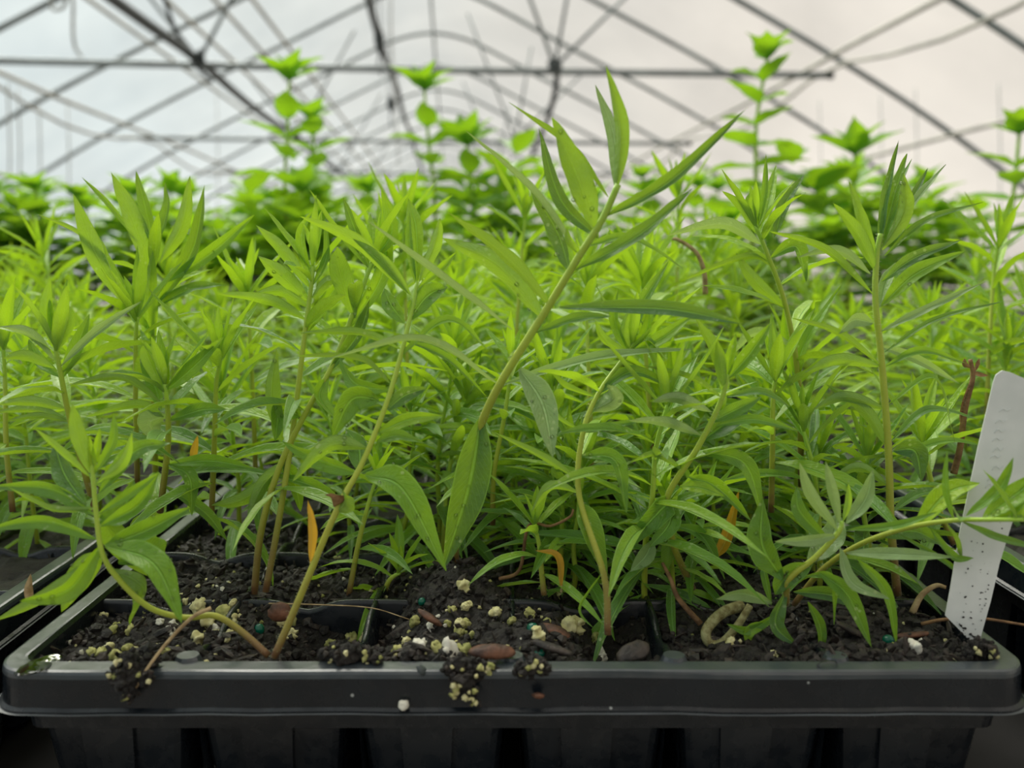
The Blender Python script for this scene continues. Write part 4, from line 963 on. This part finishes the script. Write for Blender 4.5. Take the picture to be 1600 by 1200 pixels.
# ------------------------------------------------------------------ droplets on the big hanging leaf are beads of water lying on it
# ------------------------------------------------------------------ white plant label
def tagpt(x, y, t=0): return pix(x, y, .214 + t)
root = empty('plant_label', pix(1505, 1000, .2135), 'white plastic plant label stuck upright in the soil at right', 'plant label')
b = Vector(root.location)
OUT = [(1477, 962), (1484, 925), (1500, 830), (1528, 700), (1552, 598), (1556, 586), (1566, 579), (1582, 583), (1602, 592), (1640, 612), (1626, 680), (1590, 790), (1562, 880), (1548, 940), (1534, 990), (1530, 1008), (1522, 1003), (1512, 998), (1500, 985), (1490, 975)]
mb = MB(); n = len(OUT)
fr = [pix(x, y, .214 + (1000 - y) * .00002) - b for x, y in OUT]; bk = [p + Vector((.0002, .0006, 0)) for p in fr]
mb.add(fr + bk, [tuple(range(n))[::-1], tuple(range(n, 2 * n))] + [(i, (i + 1) % n, n + (i + 1) % n, n + i) for i in range(n)])
mb.build('blade', M['tag'], root, smooth=False)
mb = MB(); random.seed(5)
for k in range(70):
    y = 1000 - 190 * random.random() ** 2.0; f_ = (1000 - y) / 420; x = random.uniform(1485 + 75 * f_, 1528 + 95 * f_)
    c = pix(x, y, .2138 + (1000 - y) * .00002) - b; lump(mb, c, random.uniform(.00008, .00035) * (1.6 if y > 960 else 1), sq=(1, .3, 1))
mb.build('soil_specks', M['soil'], root)['kind'] = 'stuff'
# faint, unreadable ghost of old handwriting
mb = MB()
random.seed(9)
for k in range(9):
    y = 640 + k * 15 + random.uniform(-3, 3); x = 1571 - k * 2.6 + random.uniform(-4, 4); h_ = random.uniform(3, 6)
    pts = [pix(x + dx, y + dy, .2137 + (1000 - y) * .00002) - b for dx, dy in ((-9, h_), (-3, -h_ * .4), (3, h_ * .5), (9, -h_ * .5))]
    tube(mb, catmull(pts, 4), .00009, 4)
mb.build('faded_writing', M['ink'], root)

# ------------------------------------------------------------------ perlite, prills, clods
random.seed(77)
def granule(matname, r, seed):
    random.seed(seed); mb = MB(); lump(mb, Vector((0, 0, 0)), r, rough=.7, fine=True, sq=(1.1, .9, .8))
    for k in range(2): lump(mb, Vector((random.uniform(-1, 1), random.uniform(-1, 1), random.uniform(-.5, .5))) * r * .6, r * .6, rough=.7, fine=True)
    o = mb.build('perlite_granule', M[matname], smooth=True); return o
GR = [granule('perlite', .0014, 1), granule('perlite_white', .0014, 2), granule('perlite_moss', .0014, 3)]
first = set()
def ray_soil(px, py, lift=0):
    Y = .21
    for k in range(500):
        P = pix(px, py, Y)
        X, Yl = P.x, P.y - YF
        if Yl > .0068 and P.z <= RZ + main_soil_z(X, Yl) + lift: return P
        Y += .0004
    return P
def put_granule(P, k, s, lab, grp=None):
    g = GR[k]; o = g if g.name not in first else g.copy()
    if g.name in first: COL.objects.link(o)
    first.add(g.name); o.location = P; o.scale = (s, s, s); o.rotation_euler = (random.random() * 6, random.random() * 6, random.random() * 6)
    tag(o, lab, 'perlite', grp)
random.seed(78)
PG = [(310, 947, 2.2, 0), (322, 972, 1.9, 0), (309, 998, 1.8, 0), (268, 981, 1.4, 1), (350, 958, 1.8, 2), (362, 968, 1.5, 0), (289, 941, 1.1, 0), (363, 945, 1.1, 0), (338, 985, 1.2, 1), (181, 1026, 1.6, 2), (170, 1012, 1.2, 0), (157, 1020, 1.2, 2), (211, 1017, 1.1, 0), (200, 1014, 1.1, 2), (189, 1041, .9, 1), (215, 1040, 1.1, 0),
      (145, 1019, 1.1, 2), (162, 962, 1.0, 0), (176, 985, 1.2, 2), (205, 985, 1.2, 2), (182, 978, 1, 2), (125, 983, .8, 1), (250, 972, .9, 1), (272, 919, 1.5, 0), (358, 990, 1.0, 0), (225, 955, 1.3, 2), (244, 1028, .9, 2), (260, 1018, .9, 2),
      (442, 967, 1.9, 0), (458, 971, 1.7, 2), (456, 990, 1.2, 0), (517, 1007, 1.5, 2), (551, 996, 1.7, 2), (571, 1000, 1.6, 0), (619, 1018, 1.2, 2), (617, 1031, 1.4, 0), (649, 972, 1.4, 2), (674, 979, 1.2, 1), (656, 1009, 1.6, 1), (681, 1013, 1.3, 2), (698, 1021, 2.4, 1), (716, 976, 1.3, 0), (728, 976, 1.2, 2), (717, 989, 1.2, 2),
      (725, 914, 1.7, 0), (727, 948, 1.3, 0), (706, 952, 1.1, 2), (773, 958, 1.4, 0), (725, 1018, 2.0, 2), (716, 1040, 1.6, 0), (799, 971, 1.0, 2), (740, 992, .9, 2), (635, 1001, 1.0, 0), (700, 975, .9, 2),
      (840, 994, 1.6, 0), (887, 980, 2.3, 0), (902, 975, 2.0, 0), (857, 975, 1.2, 2), (932, 1000, 1.6, 2), (938, 1026, 1.7, 1), (829, 958, 1.4, 2), (875, 930, 1.0, 0), (1142, 1004, 1.2, 0), (1428, 1012, 1.7, 1), (1208, 1022, .9, 0), (1437, 1008, 1.1, 1)]
CELLN = [(310, 'first cell'), (560, 'second cell'), (805, 'third cell'), (1050, 'fourth cell'), (1300, 'fifth cell'), (1600, 'last cell')]
for x, y, s, k in PG:
    cell = [n_ for lim, n_ in CELLN if x < lim][0]; kind = {0: 'cream', 1: 'white', 2: 'mossy yellow', 3: 'cream'}[k]
    P = ray_soil(x, y, .0006 * s); put_granule(P, k, s * .95, '%s perlite granule on soil, %s of the front row from the left' % (kind, cell), '%s perlite in the %s' % (kind, cell))
# small ones beyond counting
mb = MB()
for k in range(420):
    X = random.uniform(-IW, IW); Yl = .008 + .10 * random.random() ** 1.3; z = main_soil_z(X, Yl)
    if X > .06 and random.random() < .7: continue
    lump(mb, Vector((X, YF + Yl, RZ + z + .0004)), random.uniform(.0003, .0009), random.choice((0, 0, 1, 2)), .6)
tag(mb.build('perlite_crumbs', [M['perlite'], M['perlite_white'], M['perlite_moss']], smooth=False), 'scatter of tiny pale perlite crumbs over the front soil', 'perlite', kind='stuff')
for i, (x, y, lab) in enumerate(((405, 983, 'dark green fertiliser bead by the brown stem foot at left'), (832, 982, 'dark green fertiliser bead in the middle of the front row'), (842, 1020, 'dark green fertiliser bead half sunk near the rim at centre'), (1388, 1001, 'dark green fertiliser bead right, near the white label'), (659, 940, 'small bright green fertiliser bead by the divider left of centre'), (1345, 893, 'green fertiliser bead in the shade below the pale rosette'), (277, 945, 'green fertiliser bead hidden by the perlite at left'))):
    P = ray_soil(x, y, .0012); mb = MB(); lump(mb, Vector((0, 0, 0)), .0017 if i != 4 else .0013, rough=.08, fine=True)
    o = mb.build('fertiliser_bead', M['bead']); o.location = P; tag(o, lab, 'fertiliser bead')
# clumps spilled over the rim
def clump(lab, blobs, seed, n=120, gm=2):
    random.seed(seed); c0 = pix(*blobs[0][:3]); root = empty('soil_clump', c0, lab, 'soil clump'); mb = MB()
    for (x, y, Y, rp) in blobs:
        c = pix(x, y, Y) - c0; r = rp * scale_at(c + c0); lump(mb, c, r * .8, rough=.7, fine=True, sq=(1.1, .7, .9))
        for k in range(n // len(blobs)):
            d = Vector((random.gauss(0, 1), random.gauss(0, .6), random.gauss(0, 1))).normalized() * r * random.uniform(.6, 1.0)
            lump(mb, c + d, random.uniform(.0003, .0010), random.choice((0, 0, 0, 1)), .7)
    mb.build('soil', [M['soil'], M['bark']], root, smooth=False)['kind'] = 'stuff'
    mb = MB()
    for k in range(gm * len(blobs)):
        x, y, Y, rp = random.choice(blobs); c = pix(x + random.uniform(-.7, .7) * rp, y + random.uniform(-.8, .5) * rp, Y) - c0; c.y -= rp * scale_at(c + c0) * .7
        lump(mb, c, random.uniform(.0005, .0011), random.choice((0, 1)), .6)
    mb.build('perlite_bits', [M['perlite'], M['perlite_moss']], root, smooth=False)['kind'] = 'stuff'
clump('dark soil clump spilled over the front rim at left under the hanging root', [(205, 1040, .1990, 24), (180, 1052, .1975, 12), (195, 1062, .1955, 22), (228, 1060, .1955, 14), (205, 1085, .1945, 12), (232, 1036, .2, 16)], 1)
clump('soil and perlite clump hanging over the middle of the front rim', [(712, 1045, .198, 20), (722, 1066, .1958, 22), (738, 1048, .1985, 22), (760, 1044, .199, 16), (735, 1085, .194, 12), (742, 1096, .1935, 8), (712, 1082, .1945, 9)], 2, 160, 4)
clump('small brown soil clump on the front rim right of the middle one', [(832, 1040, .199, 22), (848, 1044, .198, 12), (815, 1046, .198, 12)], 3, 120, 3)
clump('dark wet soil clump with mossy crumbs on the rim in the second cell', [(545, 1025, .2035, 26), (520, 1020, .205, 20), (575, 1024, .204, 16), (590, 1030, .202, 9)], 4, 160, 3)
clump('soil clump heaped at the foot of the white label', [(1535, 1012, .2075, 18), (1520, 1016, .207, 14), (1550, 1018, .206, 9)], 5)
mb = MB(); lump(mb, Vector((0, 0, 0)), .0014, rough=.3, fine=True); o = mb.build('perlite_granule', M['perlite_white']); o.location = pix(630, 1102, .1955); tag(o, 'single white perlite granule stuck low on the front face of the tray', 'perlite')
mb = MB(); lump(mb, Vector((0, 0, 0)), .0016, rough=.3, fine=True, sq=(1, .5, 1)); o = mb.build('soil_speck', M['bark_red']); o.location = pix(841, 1087, .1950); tag(o, 'tiny reddish soil speck stuck to the front lip', 'speck')
mb = MB(); lump(mb, Vector((0, 0, 0)), .0013, rough=.2, fine=True, sq=(1.4, 1, .6)); o = mb.build('seed', M['steel_dark']); o.location = pix(660, 1048, .1985); tag(o, 'small black seed lying on the front rim', 'seed')
# bark chips
def chip(lab, x, y, Y, L_, W_, T_, rot, mt):
    random.seed(int(x)); mb = MB(); vs = []; lump(mb, Vector((0, 0, 0)), 1, rough=.18, fine=True)
    mb.v = [(v[0] * L_, v[1] * W_, v[2] * T_) for v in mb.v]; o = mb.build('bark_chip', M[mt]); o.location = pix(x, y, Y); o.rotation_euler = rot; tag(o, lab, 'bark chip'); return o
chip('reddish bark chip lying on the rim beside the middle soil clump', 770, 1018, .2035, .0066, .0024, .0016, (.3, .05, .1), 'bark_red')
chip('thin dark bark sliver under the cream perlite right of centre', 862, 1012, .208, .0062, .0016, .0010, (0, .2, -.3), 'bark')
chip('ribbed dark bark piece by the divider right of centre', 990, 1018, .208, .0050, .0030, .0012, (.4, -.3, .4), 'bark')
chip('brown bark sliver upon the mound at the main stem foot', 672, 965, .228, .0045, .0014, .0010, (0, .4, -.4), 'bark_red')
chip('brown bark flake among soil left of the cream perlite pair', 868, 985, .222, .0045, .0020, .0010, (.3, .3, -.2), 'bark_red')
chip('pale brown bark sliver lying left of the white label', 1425, 992, .222, .0060, .0012, .0008, (0, 0, .2), 'bark_red')
chip('dark bark flake on the soil at the right front', 1330, 985, .222, .0065, .0022, .0010, (.2, .5, .4), 'bark')
mb = MB(); lump(mb, Vector((0, 0, 0)), .005, rough=.25, fine=True, sq=(1.7, .62, .07)); o = mb.build('water_puddle', M['water']); o.location = pix(62, 1038, .2010); tag(o, 'thin puddle of water on the front left corner of the rim', 'water drop')
chip('rounded brown bark lump behind the green bead at left', 438, 957, .2270, .0036, .0024, .0030, (0, .3, .2), 'bark_red')
hero('fallen_leaf', 'small tan withered leaf by the left rim under the sprawling seedling', [(50, 948, .222), (49, 940, .222)], [(50, 945, 44, 925, 48, 896, 15, 0, 10, .5, 'tan')], rad=.0003, hair=0, seed=160, stem_mat=[M['root'], M['hair']], cat='leaf')
# droplet on the rim at right
mb = MB(); lump(mb, Vector((0, 0, 0)), .0032, rough=.08, fine=True, sq=(1.2, .8, .35)); o = mb.build('water_drop', M['water']); o.location = pix(1292, 1040, .2015); tag(o, 'large water drop resting on the front rim at right', 'water drop')

for o in bpy.data.objects:
    for k in ('_h', '_src'):
        if k in o.keys(): del o[k]
